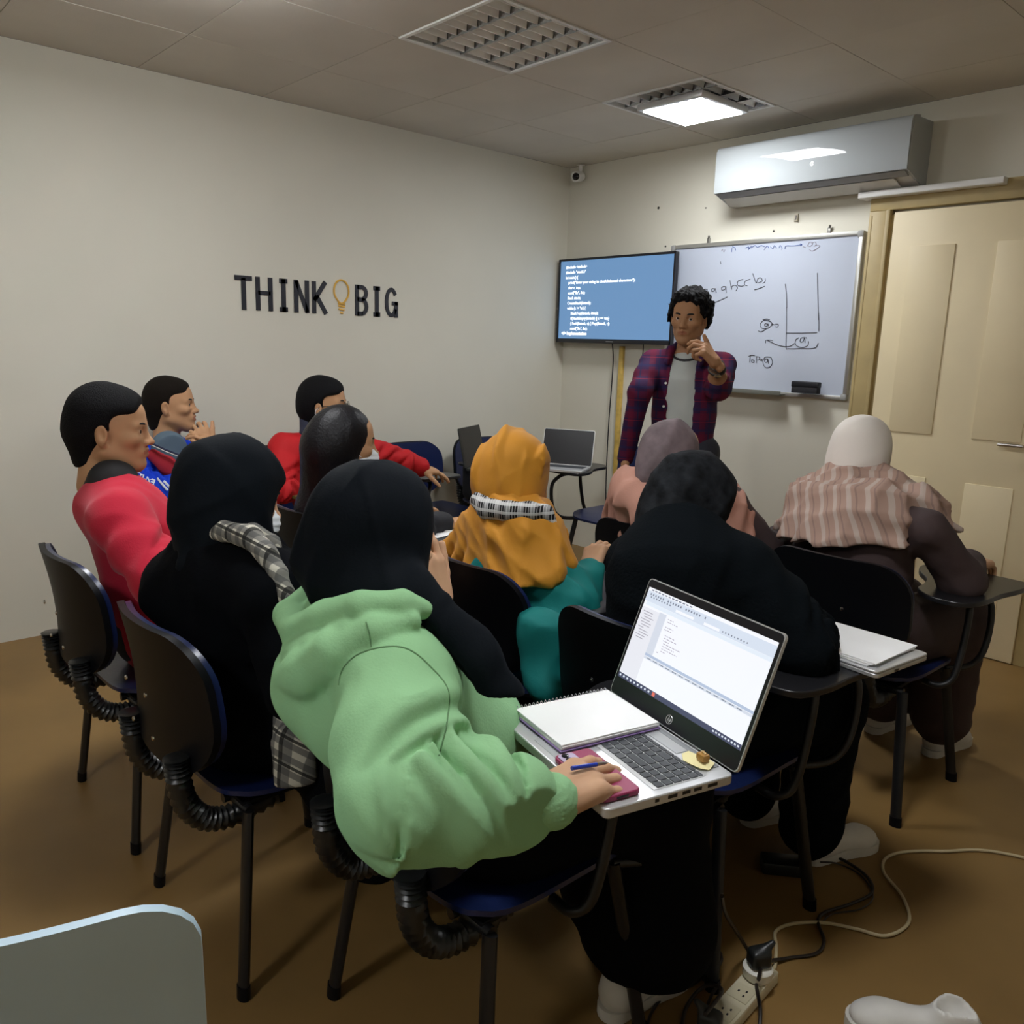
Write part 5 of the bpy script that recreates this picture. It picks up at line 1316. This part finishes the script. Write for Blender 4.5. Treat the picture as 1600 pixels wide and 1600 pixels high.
# ------------------------------------------------------------------ boy in the blue sweatshirt by the wall
def build_blue():
    J = seated(-3.78, 1.52, -78, (0, .0), .06)
    Hc = V3(*(-3.923,1.432,1.082)); HR = rot_yp(-32, 3, 0)
    J['neck'] = V3(*(-3.917,1.404,0.918)); J['chest'] = V3(*(-3.909,1.393,0.750))
    J['shR'] = V3(*(-3.930,1.245,0.838)); J['shL'] = V3(*(-3.912,1.567,0.837))
    J['elR'] = V3(*(-3.717,1.213,0.760)); J['wrR'] = V3(*(-3.561,1.347,0.737)); J['elL'] = V3(*(-3.591,1.431,0.724)); J['wrL'] = V3(*(-3.653,1.476,0.899))
    root = person('boy in a blue sweatshirt sitting against the left wall with a hand at his chin', J['pelvis'])
    hL = hand(J['wrL'], V3(*(-3.687,1.464,0.985))-J['wrL'], V3(.5, -.2, .6), -1, (30, 35, 40, 45), (30, 0), 1, 1.0, .05, .004)
    hR = hand(J['wrR'], V3(*(-3.654,1.515,0.934))-V3(*(-3.637,1.492,0.894))+V3(0, .04, 0), V3(.6, 0, .5), 1, (20, 24, 28, 30), h=.004)
    hR = hand(V3(*(-3.640,1.538,0.905)), V3(*(-3.676,1.460,0.980))-V3(*(-3.640,1.538,0.905)), V3(.6, .2, .6), 1, (24, 28, 34, 40), (20, 10), 1, .95, .05, .004)
    make_body(root, J, SK_D, Hc, HR, 'm', (hL, hR), gaze=(5, 4))
    put('hair', hair_short(Hc, HR, 1.0, .008, .070), M_hairb, root)
    Mb = mat('royal_blue_fleece', (.008, .045, .52), .85, spec=.15, bump=(200, .1))
    o = top(root, J, Mb, (.95, .3), 'sweatshirt', (.14, .145, .075), (.068, .062, .058, .044), .0075, .009, 61, 30)
    # red chest panel, navy zip line and grey shirt collar
    S = SDF(J['chest']-.22, J['chest']+.26, .006)
    S.chain([V3(*(-3.765,1.285,0.873)), V3(*(-3.696,1.319,0.833)), V3(*(-3.650,1.350,0.797))], [.030, .042, .030], .02, sq=((.67, -.74, 0), 2.0)); put('chest_panel', S.mesh(), mat('red_panel', (.42, .015, .03), .85), root)
    S = SDF(J['neck']-.2, J['neck']+.12, .006); S.chain([V3(*(-3.847,1.383,0.892)), V3(*(-3.765,1.374,0.867))], [.078, .070], .02); put('shirt_collar', S.mesh(), mat('slate_shirt', (.10, .15, .20), .85), root)
    MB().tube([Vector(V3(*p)-np.array(root.location)) for p in ((-3.769,1.268,0.933), (-3.669,1.302,0.908), (-3.601,1.347,0.885))], .006, 6).build('chest_piping', mat('navy_piping', (.01, .012, .05), .7), o)
    MB().tube([Vector(V3(*p)-np.array(root.location)) for p in ((-3.758,1.264,0.928), (-3.658,1.298,0.904), (-3.590,1.343,0.881))], .002, 6).build('white_piping', M_sole, o)
    # white sleeve print: letters and bars hugging the forearms
    Mw = mat('white_print', (.75, .78, .82), .7)
    from mathutils.bvhtree import BVHTree
    bv = BVHTree.FromPolygons([v.co.copy() for v in o.data.vertices], [p.vertices[:] for p in o.data.polygons]); cam = Vector((0, 0, 1.4))-Vector(root.location)
    def drop(p):
        q = Vector(p)-Vector(root.location); d = (q-cam).normalized(); h_ = bv.ray_cast(cam+d*2.0, d); return (h_[0]+h_[1]*.0015) if h_[0] is not None else q
    for p, q, w in [((-3.654,1.260,0.787), (-3.618,1.286,0.740), .006), ((-3.635,1.278,0.777), (-3.598,1.306,0.735), .006), ((-3.614,1.297,0.764), (-3.581,1.324,0.733), .005), ((-3.649,1.441,0.867), (-3.659,1.424,0.847), .008), ((-3.657,1.419,0.822), (-3.665,1.404,0.805), .008), ((-3.662,1.402,0.785), (-3.673,1.386,0.771), .008), ((-3.671,1.384,0.757), (-3.682,1.368,0.743), .008)]:
        P = [drop(mid(p, q, t)) for t in np.linspace(0, 1, 5)]; MB().tube(P, w, 6, ry=w*.7).build('sleeve_bar', Mw, o)
    for i, ch in enumerate('EXPLORE'):
        c0 = drop(mid((-3.666,1.246,0.781), (-3.736,1.181,0.822), i/6)); c1 = drop(mid((-3.666,1.239,0.762), (-3.736,1.174,0.803), i/6))
        me = text_mesh(ch, .036, .0006, 'CENTER', .0008); lt = link('sleeve_letter', me, o, Mw)
        d = (drop((-3.736,1.181,0.822))-drop((-3.666,1.246,0.781))).normalized(); n = (cam-c0).normalized(); up = -(n.cross(d)).normalized()
        up = (c1-c0).normalized(); x = -n.cross(up)*-1; x = up.cross(n).normalized(); n2 = x.cross(up)
        M4 = Matrix((x, up, n2)).transposed().to_4x4(); M4.translation = c0+n2*.003; lt.matrix_local = M4
    trousers(root, J, M_jeans, seed=6)
    for s in 'LR': shoe(root, J['an'+s], (1, .1, 0), M_sneak, M_sole)
build_blue()

# ------------------------------------------------------------------ man in the red jacket by the wall
def build_red():
    J = seated(-3.72, 2.14, -72, (0, .06), .05)
    Hc = V3(*(-3.510,1.993,1.092)); HR = rot_yp(-44, 4, 0)
    J['neck'] = V3(*(-3.507,1.962,0.925)); J['chest'] = V3(*(-3.501,1.949,0.759))
    J['shR'] = V3(*(-3.538,1.797,0.892)); J['shL'] = V3(*(-3.490,2.146,0.870)); J['elR'] = V3(*(-3.399,1.706,0.735)); J['wrR'] = V3(-3.45, 1.95, .74)
    J['elL'] = V3(*(-3.470,2.310,0.839)); J['wrL'] = V3(*(-3.430,2.485,0.773))
    root = person('man in a red jacket and glasses by the left wall with one arm stretched sideways', J['pelvis'])
    hL = hand(J['wrL'], V3(*(-3.394,2.647,0.725))-J['wrL'], V3(.1, -.1, 1), -1, (12, 14, 18, 22), (40, 25), 1.2, 1.0, .05, .004)
    hR = hand(J['wrR'], (.7, -.4, -.1), (0, 0, 1), 1, h=.005)
    b = make_body(root, J, SK_D, Hc, HR, 'm', (hL, hR), gaze=(0, 0))
    put('hair', hair_short(Hc, HR, 1.0, .016, .078), M_hairk, root)
    Mr = mat('red_jacket_cloth', (.46, .010, .014), .7, spec=.25, bump=(150, .1))
    o = top(root, J, Mr, (.9, .35), 'jacket', (.15, .155, .08), (.075, .068, .062, .05), .008, .010, 71, 28)
    S = SDF(J['neck']-.2, J['neck']+.18, .006); S.chain([V3(*(-3.570,1.925,1.035)), V3(*(-3.507,1.896,0.958)), V3(*(-3.405,1.871,0.905))], [.030, .034, .022], .015); put('collar', S.mesh(), mat('navy_collar', (.012, .014, .035), .8), root)
    S = SDF(J['neck']-.2, J['neck']+.18, .006); S.chain([V3(*(-3.448,1.922,0.933)), V3(*(-3.359,1.884,0.881))], [.050, .045], .015); put('shirt', S.mesh(), mat('white_shirt', (.70, .72, .74), .8), root)
    mask_part(root, b, Hc-HR[:, 2]*.02+HR[:, 1]*.004, HR)
    # glasses
    X = xf_of(Hc, HR); gm = mat('glasses_frame', (.01, .01, .012), .3)
    g = MB()
    for s in (-1, 1):
        ring = [Vector(p-np.array(root.location)) for p in X(np.array([(s*.032+.023*math.cos(a), .103-.10*abs(.023*math.cos(a)+.0)**1.0*.3, -.004+.018*math.sin(a)) for a in np.linspace(0, 2*math.pi, 16, endpoint=False)]))]
        g.tube(ring, .0018, 5, closed=True)
        g.tube([Vector(p-np.array(root.location)) for p in X(np.array([(s*.055, .098, .002), (s*.074, .06, .002), (s*.083, -.005, .0), (s*.080, -.02, -.012)]))], .0018, 5)
    g.tube([Vector(p-np.array(root.location)) for p in X(np.array([(-.010, .106, .0), (0, .109, .003), (.010, .106, .0)]))], .0018, 5)
    g.build('glasses', gm, root)
    trousers(root, J, M_jeans, seed=7)
    for s in 'LR': shoe(root, J['an'+s], (1, .1, 0), M_sneak, M_sole)
build_red()

# ------------------------------------------------------------------ person with long dark hair
def build_longhair():
    J = seated(-2.66, 1.66, -12, (0, 0), .07)
    Hc = V3(*(-2.545,1.524,1.045)); HR = rot_yp(-22, -2, 0)
    J['neck'] = V3(*(-2.534,1.484,0.873)); J['shR'] = J['neck']+V3(.15, -.08, -.06); J['shL'] = J['neck']+V3(-.15, .06, -.05); J['chest'] = J['neck']+V3(0, 0, -.14)
    root = person('person with long dark hair and a white mask in front of the man in red', J['pelvis'])
    hR = hand(J['wrR'], (.1, 1, -.05), (0, 0, 1), 1, h=.005); hL = hand(J['wrL'], (.3, 1, -.05), (0, 0, 1), -1, h=.005)
    b = make_body(root, J, SK_D, Hc, HR, 'f', (hR, hL)); mask_part(root, b, Hc, HR)
    S = SDF(Hc-.5, Hc+.3, .008); L = lambda *p: xf_of(Hc, HR)(np.array([p]))[0]
    S.ell(L(0, -.016, .030), (.090, .108, .105), 0, HR); S.ell(L(.0, -.045, -.05), (.088, .085, .10), .04, HR)
    S.chain([L(0, -.06, -.02), V3(*(-2.598,1.489,0.921)), V3(*(-2.613,1.450,0.795)), V3(*(-2.588,1.416,0.688))], [.095, .088, .075, .05], .05)
    S.ell(L(0, .105, -.045), (.062, .075, .10), .02, HR, mode='sub')
    fl = wrinkles(.004, 55, 17, 4, .8); S.disp(lambda x, y, z: fl(x*1.6, y*1.6, z*.25))
    put('hair', S.mesh(), mat('long_black_hair', (.0045, .0042, .006), .45, spec=.25, bump=(120, .25)), root)
    top(root, J, mat('charcoal_sweater', (.02, .02, .025), .85), (.2, 1), 'sweater', seed=81)
    S = SDF(J['neck']-.15, J['neck']+.15, .006); S.cap(J['neck']+V3(.04, -.05, .0), J['neck']+V3(.08, -.02, .01), .03, .03); put('scarf_fold', S.mesh(), mat('dusty_pink', (.38, .14, .15), .8), root)
    trousers(root, J, M_jeans, seed=8)
    for s in 'LR': shoe(root, J['an'+s], (.1, 1, 0), M_black_cloth, M_sole)
build_longhair()

# ------------------------------------------------------------------ person in the mustard headscarf
def build_mustard():
    J = seated(-1.75, 1.72, -6, (-.02, .02), .08)
    Hc = V3(*(-1.822,1.673,1.021)); HR = rot_yp(-8, -8, 0)
    J['neck'] = V3(*(-1.793,1.636,0.889)); J['chest'] = J['neck']+V3(.02, -.01, -.14); J['shR'] = V3(*(-1.615,1.635,0.742)); J['shL'] = V3(*(-1.895,1.607,0.762))
    J['elR'] = V3(*(-1.534,1.648,0.689)); J['wrR'] = V3(*(-1.575,1.746,0.763)); J['elL'] = J['shL']+V3(.0, .1, -.2); J['wrL'] = V3(-1.80, 1.90, .64)
    root = person('person in a mustard headscarf and teal dress with a black checked neck scarf', J['pelvis'])
    hR = hand(J['wrR'], V3(*(-1.610,1.817,0.826))-J['wrR'], V3(-.2, -.5, .8), 1, (30, 30, 34, 38), (15, 20), 1, .95, .05, .0035)
    hL = hand(J['wrL'], (.2, 1, -.05), (0, 0, 1), -1, h=.005)
    make_body(root, J, SK_B, Hc, HR, 'f', (hR, hL))
    Mm = mat('mustard_cloth', (.50, .215, .018), .7, spec=.25, sheen=.1, bump=(200, .06))
    S = scarf_head(Hc, HR, (.099, .119, .115), [(-1.796,1.639,0.912)], .080, .0065, .0)
    f1 = wrinkles(.040, 28, 23, 4, .8); S.disp(lambda x, y, z: np.minimum(f1(x*1.1, y*1.1, z*.45), .003))
    put('headscarf', S.mesh(), Mm, root)
    # cape of the headscarf over the shoulders
    S = SDF(V3(*(-1.717,1.572,0.801))-.34, V3(*(-1.717,1.572,0.801))+.34, .007)
    nk = V3(*(-1.792,1.629,0.914))
    for px, r0, r1 in [((-1.991,1.564,0.769), .07, .035), ((-1.918,1.550,0.758), .075, .036), ((-1.838,1.530,0.751), .08, .036), ((-1.774,1.521,0.739), .08, .036), ((-1.712,1.511,0.729), .08, .036), ((-1.655,1.510,0.722), .08, .036), ((-1.612,1.532,0.741), .08, .036), ((-1.579,1.562,0.770), .08, .036), ((-1.561,1.603,0.789), .08, .036), ((-1.576,1.664,0.798), .08, .034), ((-1.692,1.755,0.818), .07, .03)]:
        q = V3(*px); m_ = mid(nk, q, .5)+V3(0, 0, .035); S.chain([nk, m_, q], [r0, (r0+r1)*.55, r1], .022)
    f2 = wrinkles(.032, 26, 29, 4, .8); S.disp(f2)
    A_, T_, C_ = V3(*(-1.965,1.536,0.783)), V3(*(-1.637,1.492,0.750)), V3(*(-1.553,1.669,0.829))
    for p_, q_ in ((A_, T_), (T_, C_)):
        e_ = (q_-p_)/np.linalg.norm(q_-p_); n_ = V3(0, 0, -1); n_ = n_-e_*(n_@e_)
        sel = None
        n_ = n_/np.linalg.norm(n_); d_ = (S.ax[0][:, None, None]-p_[0])*n_[0]+(S.ax[1][None, :, None]-p_[1])*n_[1]+(S.ax[2][None, None, :]-p_[2])*n_[2]
        CUT = d_ if p_ is A_ else np.minimum(CUT, d_)
    S._mix((slice(None),)*3, -CUT, .006, 'sub')
    put('shoulder_cape', S.mesh(), Mm, root)
    # checked scarf ring at the neck
    S = SDF(V3(*(-1.775,1.619,0.918))-.2, V3(*(-1.775,1.619,0.918))+.2, .005)
    ring = [(-1.838,1.544,0.950), (-1.776,1.525,0.937), (-1.705,1.543,0.940), (-1.662,1.584,0.943), (-1.646,1.629,0.935), (-1.623,1.644,0.903)]
    S.chain([V3(*p) for p in ring], [.026, .029, .030, .028, .024, .012], .012); S.disp(wrinkles(.004, 60, 31, 3))
    put('neck_scarf', S.mesh(), CHK2, root)
    Mt = mat('teal_cloth', (.006, .16, .15), .7, spec=.2, bump=(180, .06), noise=(5, .08))
    S = garment([([J['pelvis'], mid(J['pelvis'], J['chest']), J['chest']], [.165, .15, .15], (V3(.1, 1, 0), 1.15)), ([J['shL'], J['chest']+V3(0, 0, .05), J['shR']], [.055, .07, .072]),
                 ([J['shR'], J['elR'], J['wrR']], [.078, .075, .042], None, .03), ([J['shL'], J['elL'], J['wrL']], [.055, .05, .042], None, .03),
                 ([J['hipR'], J['knR'], J['anR']+V3(0, 0, .06)], [.13, .11, .11], None, .06), ([J['hipL'], J['knL'], J['anL']+V3(0, 0, .06)], [.13, .11, .11], None, .06),
                 ([J['shR']+V3(.0, -.03, -.12), V3(*(-1.481,1.479,0.639)), V3(*(-1.415,1.440,0.519))], [.07, .07, .05], None, .05)], .009, .05, wrinkles(.030, 24, 33, 3))
    put('dress', S.mesh(), Mt, root)
    for s in 'LR': shoe(root, J['an'+s], (.1, 1, 0), M_black_cloth, M_sole)
build_mustard()

# ------------------------------------------------------------------ person in the black fleece coat, bent over the writing board
def build_fleece():
    J = seated(-1.125, 1.68, -8, (0, .10), .12)
    Hc = V3(*(-1.257,1.778,1.018)); HR = rot_yp(-34, -25, 0)
    J['neck'] = V3(*(-1.231,1.692,0.939)); J['chest'] = V3(*(-1.190,1.635,0.854)); J['shR'] = V3(*(-1.057,1.708,0.864)); J['shL'] = V3(*(-1.345,1.689,0.845))
    J['elR'] = V3(*(-0.897,1.724,0.731)); J['wrR'] = V3(*(-0.958,1.896,0.723)); J['elL'] = V3(-1.40, 1.75, .74); J['wrL'] = V3(-1.15, 2.0, .74)
    root = person('person in a black fleece coat bent over papers behind the open laptop', J['pelvis'])
    hR = hand(J['wrR'], (-.3, 1, -.2), (0, 0, 1), 1, h=.005); hL = hand(J['wrL'], (.4, 1, -.05), (0, 0, 1), -1, h=.005)
    b = make_body(root, J, SK_B, Hc, HR, 'f', (hR, hL)); mask_part(root, b, Hc, HR, M_maskb)
    Mf = mat('black_fleece', (.0035, .0050, .0065), .95, spec=.05, bump=(140, .25))
    S = garment([([J['pelvis']+V3(0, -.02, 0), mid(J['pelvis'], J['chest']), J['chest'], mid(J['chest'], J['neck'], .8)], [.17, .17, .165, .10], (V3(.1, 1, 0), 1.1)), ([J['shL'], mid(J['shL'], J['shR'])+V3(0, 0, .03), J['shR']], [.075, .10, .095]),
                 ([J['shR'], mid(J['shR'], J['elR']), J['elR'], J['wrR']], [.10, .092, .08, .06], None, .04), ([J['shL'], J['elL'], J['wrL']], [.085, .075, .05], None, .03),
                 ([J['hipR'], J['knR'], J['anR']+V3(0, 0, .04)], [.11, .10, .085], None, .05), ([J['hipL'], J['knL'], J['anL']+V3(0, 0, .04)], [.11, .10, .085], None, .05)], .009, .06, [wrinkles(.011, 24, 43, 3), sleeve_folds(J['shR'], J['elR'], J['wrR'], 1.0, .13)])
    put('fleece_coat', S.mesh(), Mf, root)
    Mh = mat('dark_patterned_headscarf', (.010, .011, .013), .85, spec=.1, noise=(25, .9), bump=(120, .2))
    put('headscarf', scarf_head(Hc, HR, (.098, .116, .112), [(-1.220,1.704,0.939)], .085, .007, .004, 6).mesh(), Mh, root)
    for k, pts in enumerate([[(1042,797,2.02), (1036,810,2.0), (1030,822,2.0)], [(1117,805,2.02), (1124,818,2.0), (1128,826,2.0)], [(1095,800,2.0), (1100,812,1.99), (1098,820,1.99)]]): pass
    for pts in ([(-1.218,1.623,1.019), (-1.203,1.590,1.005), (-1.197,1.569,0.985)], [(-1.140,1.705,1.006), (-1.125,1.703,0.993), (-1.111,1.698,0.978)]):
        MB().tube([Vector(p)-root.location for p in pts], [.002, .003, .0045], 6).build('scarf_tassel', mat('ivory_tassel', (.6, .58, .52), .7), root)
    for s in 'LR': shoe(root, J['an'+s]+V3(.0, .08, 0), (.35, 1, 0), M_sneak, M_sole)
build_fleece()

# ------------------------------------------------------------------ two people in the front row
def build_front(label, cx, cy, hp, hd, cm, sm, seed, yaw=-12):
    J = seated(cx, cy, -4, (0, .02), .05, 1.1)
    Hc = V3(*hp); HR = rot_yp(yaw, -4, 0)
    J['neck'] = Hc+V3(0, -.03, -.13); J['chest'] = V3(cx, cy-.10, .80)
    root = person(label, J['pelvis'])
    hR = hand(J['wrR'], (.1, 1, -.05), (0, 0, 1), 1, h=.005); hL = hand(J['wrL'], (.3, 1, -.05), (0, 0, 1), -1, h=.005)
    make_body(root, J, SK_B, Hc, HR, 'f', (hR, hL))
    S = garment([([J['pelvis'], V3(cx, cy-.12, .70), J['chest'], V3(cx, cy-.08, .92)], [.16, .145, .13, .08], (V3(0, 1, 0), 1.15)), ([J['shL'], V3(cx, cy-.09, .91), J['shR']], [.055, .06, .055]),
                 ([J['shR'], J['elR'], J['wrR']], [.06, .065, .05], None, .03), ([J['shL'], J['elL'], J['wrL']], [.06, .065, .05], None, .03),
                 ([J['hipR'], J['knR'], J['anR']+V3(0, 0, .05)], [.12, .105, .10], None, .06), ([J['hipL'], J['knL'], J['anL']+V3(0, 0, .05)], [.12, .105, .10], None, .06)], .010, .05, wrinkles(.009, 28, seed, 3))
    put('coat', S.mesh(), mat('dark_mauve_coat', (.05, .03, .03), .85, bump=(160, .1)), root)
    S = scarf_head(Hc, HR, (.092, .112, .108), [tuple(Hc+V3(0, -.02, -.10))], .082, .007, .003, seed+1)
    put('headscarf', S.mesh(), sm, root)
    S = SDF(J['neck']-V3(.42, .42, .42), J['neck']+V3(.42, .42, .2), .008); nk = J['neck']+V3(0, .01, .03)
    for k in range(16):
        a_ = 2*math.pi*k/16; rx, ry = .285, .21; q = V3(cx+rx*math.cos(a_), cy-.10+ry*math.sin(a_), .72+.02*math.sin(3*a_+seed)+.03*abs(math.cos(a_)))
        S.chain([nk, mid(nk, q, .5)+V3(.04*math.cos(a_), .04*math.sin(a_), .06), q], [.078, .065, .040], .020)
    S.cap(V3(cx, cy-.1, .75), V3(cx, cy-.1, .86), .185, .16, .03); S.half((0, 0, .70), (.1, .1, -1), .006); S.disp(wrinkles(.034, 26, seed+3, 3, .8))
    put('shoulder_drape', S.mesh(), cm, root)
    for s in 'LR': shoe(root, J['an'+s], (.15, 1, 0), M_sneak, M_sole)
build_front('person in a salmon pink coat in the front row left of the pale headscarf', -1.74, 2.52, (-1.733,2.307,1.044), 0, mat('salmon_cloth', (.46, .23, .17), .8, bump=(160, .1)), mat('grey_mauve_headscarf', (.16, .12, .13), .85, noise=(18, .3)), 91)
build_front('person in a beige pink coat with a pale headscarf in the front row', -1.15, 2.68, (-1.321,2.843,1.074), 0, plaid('beige_pink_stripe', (.38, .25, .20), [((.9, .1, .45), .05, .28, 0, (.52, .45, .40), .6), ((.9, .1, .45), .05, .10, .5, (.22, .15, .13), .6)]), mat('pale_cream_headscarf', (.78, .72, .66), .8), 95)

# ------------------------------------------------------------------ standing instructor
def build_instructor():
    D = 4.0
    P = lambda px, py, d=D: None
    Hc = V3(*(-2.483,3.377,1.552))
    fc = -Hc[:2]/np.linalg.norm(Hc[:2]); left = V3(-.674, -.739, 0)[:2]
    fw = fc+.30*left; fw /= np.linalg.norm(fw); yaw = math.degrees(math.atan2(-fw[0], fw[1])); HR = rot_yp(yaw, -6, -3)
    bf = fc+.18*left; bf /= np.linalg.norm(bf); byaw = math.degrees(math.atan2(-bf[0], bf[1])); B = rot_yp(byaw); r3, f3 = B[:, 0], B[:, 1]
    c = V3(Hc[0]-f3[0]*.03, Hc[1]-f3[1]*.03, 0)
    def Q(x, y, z): return c+r3*x+f3*y+V3(0, 0, z)
    J = dict(pelvis=Q(0, 0, .92), chest=Q(0, 0, 1.22), neck=Q(0, -.01, 1.40), shR=Q(.170, 0, 1.33), shL=Q(-.170, 0, 1.33), elR=Q(.27, -.03, 1.07), wrR=Q(.26, .08, .86), elL=V3(*(-2.288,3.374,1.229)), wrL=V3(*(-2.205,3.227,1.343)),
             hipR=Q(.09, 0, .90), knR=Q(.10, .02, .48), anR=Q(.11, -.02, .08), hipL=Q(-.09, 0, .90), knL=Q(-.10, .02, .48), anL=Q(-.11, -.02, .08))
    J['elR'] = V3(*(-2.569,3.147,1.197))
    root = person('standing man in a purple plaid shirt over a grey tee with one hand raised', c)
    tip = V3(*(-2.251,3.167,1.417))
    hL = hand(J['wrL'], tip-J['wrL'], V3(.35, -.25, .75), -1, (28, 42, 60, 66), (24, -12), .8, 1.05, .02, .0034)
    SF = SDF(np.minimum(J['elL'], J['wrL'])-.1, np.maximum(J['elL'], J['wrL'])+.1, .005); SF.chain([J['elL'], mid(J['elL'], J['wrL'], .4), J['wrL']+(tip-J['wrL'])*.12], [.044, .040, .027], .02); fa = SF.mesh()
    hR = hand(J['wrR'], (0, 0, -1), tuple(r3), 1, (20, 22, 25, 28), h=.004)
    make_body(root, J, SK_C, Hc, HR, 'm', (hL, hR, fa), brow=1.35, gaze=(-6, 2))
    # curly hair
    S = SDF((-.15, -.17, -.12), (.15, .14, .20), .0042)
    S.ell((0, -.022, .050), (.098, .108, .098), 0); S.ell((0, .030, .090), (.075, .060, .040), .03)
    for s in (-1, 1): S.ell((s*.078, -.025, .010), (.030, .055, .062), .03)
    S.half((0, .080, .072), (0, .80, -.60), .012)
    for s in (-1, 1): S.ell((s*.084, .018, -.030), (.022, .030, .040), .006, mode='sub')
    f1, f2 = wrinkles(.020, 85, 3, 5, 1.0), wrinkles(.012, 170, 5, 4, 1.0); S.disp(lambda x, y, z: f1(x, y, z)+f2(x, y, z))
    put('curly_hair', S.mesh(xf_of(Hc, HR)), M_hairk, root)
    # grey tee
    Mt = mat('light_grey_tee', (.47, .50, .48), .85, bump=(160, .06))
    S = garment([([Q(0, .01, .93), Q(0, .015, 1.10), Q(0, .015, 1.24), Q(0, .0, 1.315)], [.132, .130, .136, .085], (f3, 1.25)), ([Q(-.12, 0, 1.315), Q(.12, 0, 1.315)], [.045, .045])], .008, .04, wrinkles(.004, 30, 53, 3))
    te = put('tee_shirt', S.mesh(), Mt, root)
    ring = [Vector(Q(.068*math.sin(a), .012+.075*math.cos(a), 1.385-.035*math.cos(a))-np.array(root.location)) for a in np.linspace(0, 2*math.pi, 20, endpoint=False)]
    MB().tube(ring, .006, 6, closed=True).build('neckband', mat('dark_neckband', (.02, .02, .025), .8), te)
    # open plaid shirt
    Mp = plaid('purple_red_plaid', (.040, .014, .060), [((.8, .6, 0), .085, .34, .1, (.13, .008, .025), .6), ((0, 0, 1), .10, .32, .3, (.14, .008, .03), .55), ((.8, .6, 0), .085, .10, .6, (.02, .02, .07), .8), ((0, 0, 1), .10, .12, .85, (.02, .02, .08), .8), ((0, 0, 1), .10, .03, .42, (.30, .02, .04), .7)])
    S = garment([([Q(0, -.005, .86), Q(0, -.005, 1.10), Q(0, -.005, 1.25), Q(0, -.012, 1.37)], [.155, .150, .158, .090], (f3, 1.22)), ([J['shL'], Q(0, -.015, 1.35), J['shR']], [.056, .070, .056]),
                 ([J['shR'], mid(J['shR'], J['elR']), J['elR'], J['wrR']], [.062, .060, .054, .042], None, .03), ([J['shL'], mid(J['shL'], J['elL']), J['elL'], mid(J['elL'], J['wrL'], .30)], [.062, .060, .058, .054], None, .03)], .0075, .04)
    # front opening
    S.rbox(Q(0, .17, 1.05), (.058, .17, .42), .006, .006, B, mode='sub'); S.ell(Q(0, .09, 1.42), (.075, .10, .07), .02, B, mode='sub')
    for s in (-1, 1):   # collar wings
        S.chain([Q(s*.060, -.045, 1.415), Q(s*.075, .045, 1.40), Q(s*.080, .105, 1.335)], [.018, .020, .014], .008)
    S.disp(wrinkles(.005, 34, 57, 4))
    sh_ = put('plaid_shirt', S.mesh(), Mp, root)
    for z in (1.24, 1.13, 1.02): 
        p = Q(.074, .142 if z < 1.2 else .128, z)-np.array(root.location); MB().lathe([(.006, 0), (.006, .003), (.003, .004)], 10, frame(Vector(p), Vector(r3), Vector((0, 0, 1)))).build('shirt_button', M_white_enamel, sh_)
    # bracelets and watch on the raised wrist
    ax = (J['wrL']-J['elL']); ax /= np.linalg.norm(ax); u = np.cross(ax, V3(0, 0, 1)); u /= np.linalg.norm(u); v = np.cross(ax, u)
    def band(t, r, rr, nm, m):
        cc = J['wrL']-ax*t-np.array(root.location); MB().tube([Vector(cc+(u*math.cos(a)+v*math.sin(a)*.85)*r) for a in np.linspace(0, 2*math.pi, 22, endpoint=False)], rr, 6, closed=True).build(nm, m, root)
    Ml = mat('dark_bracelet', (.02, .014, .012), .5)
    band(.012, .031, .005, 'bracelet', Ml); band(.026, .032, .004, 'bracelet', Ml); band(.046, .033, .009, 'watch_strap', Ml)
    tc = V3(0, 0, 1.4)-J['wrL']; tc = tc-ax*(tc@ax); tc /= np.linalg.norm(tc); cc = J['wrL']-ax*.046+tc*.034-np.array(root.location)
    MB().lathe([(.014, -.002), (.016, .004), (.012, .007)], 16, frame(Vector(cc), Vector(ax), Vector(np.cross(tc, ax)))).build('watch_case', mat('watch_steel', (.55, .5, .45), .25, metal=.9), root)
    trousers(root, J, M_jeans, (.095, .078, .06, .06), seed=9)
    for s in 'LR': shoe(root, J['an'+s], tuple(f3), M_sneak, M_sole)
build_instructor()

# ------------------------------------------------------------------ white sneaker at the lower right edge
sn = thing('sneaker', 'white sneaker on the floor at the lower right edge', 'shoe', (-0.528,1.654,0.000))
shoe(sn, tuple(V3(*(-0.459,1.681,0.000))), tuple(V3(*(-0.610,1.594,0.000))-V3(*(-0.502,1.654,0.000))), M_sneak, M_sole, 'upper', low=True)
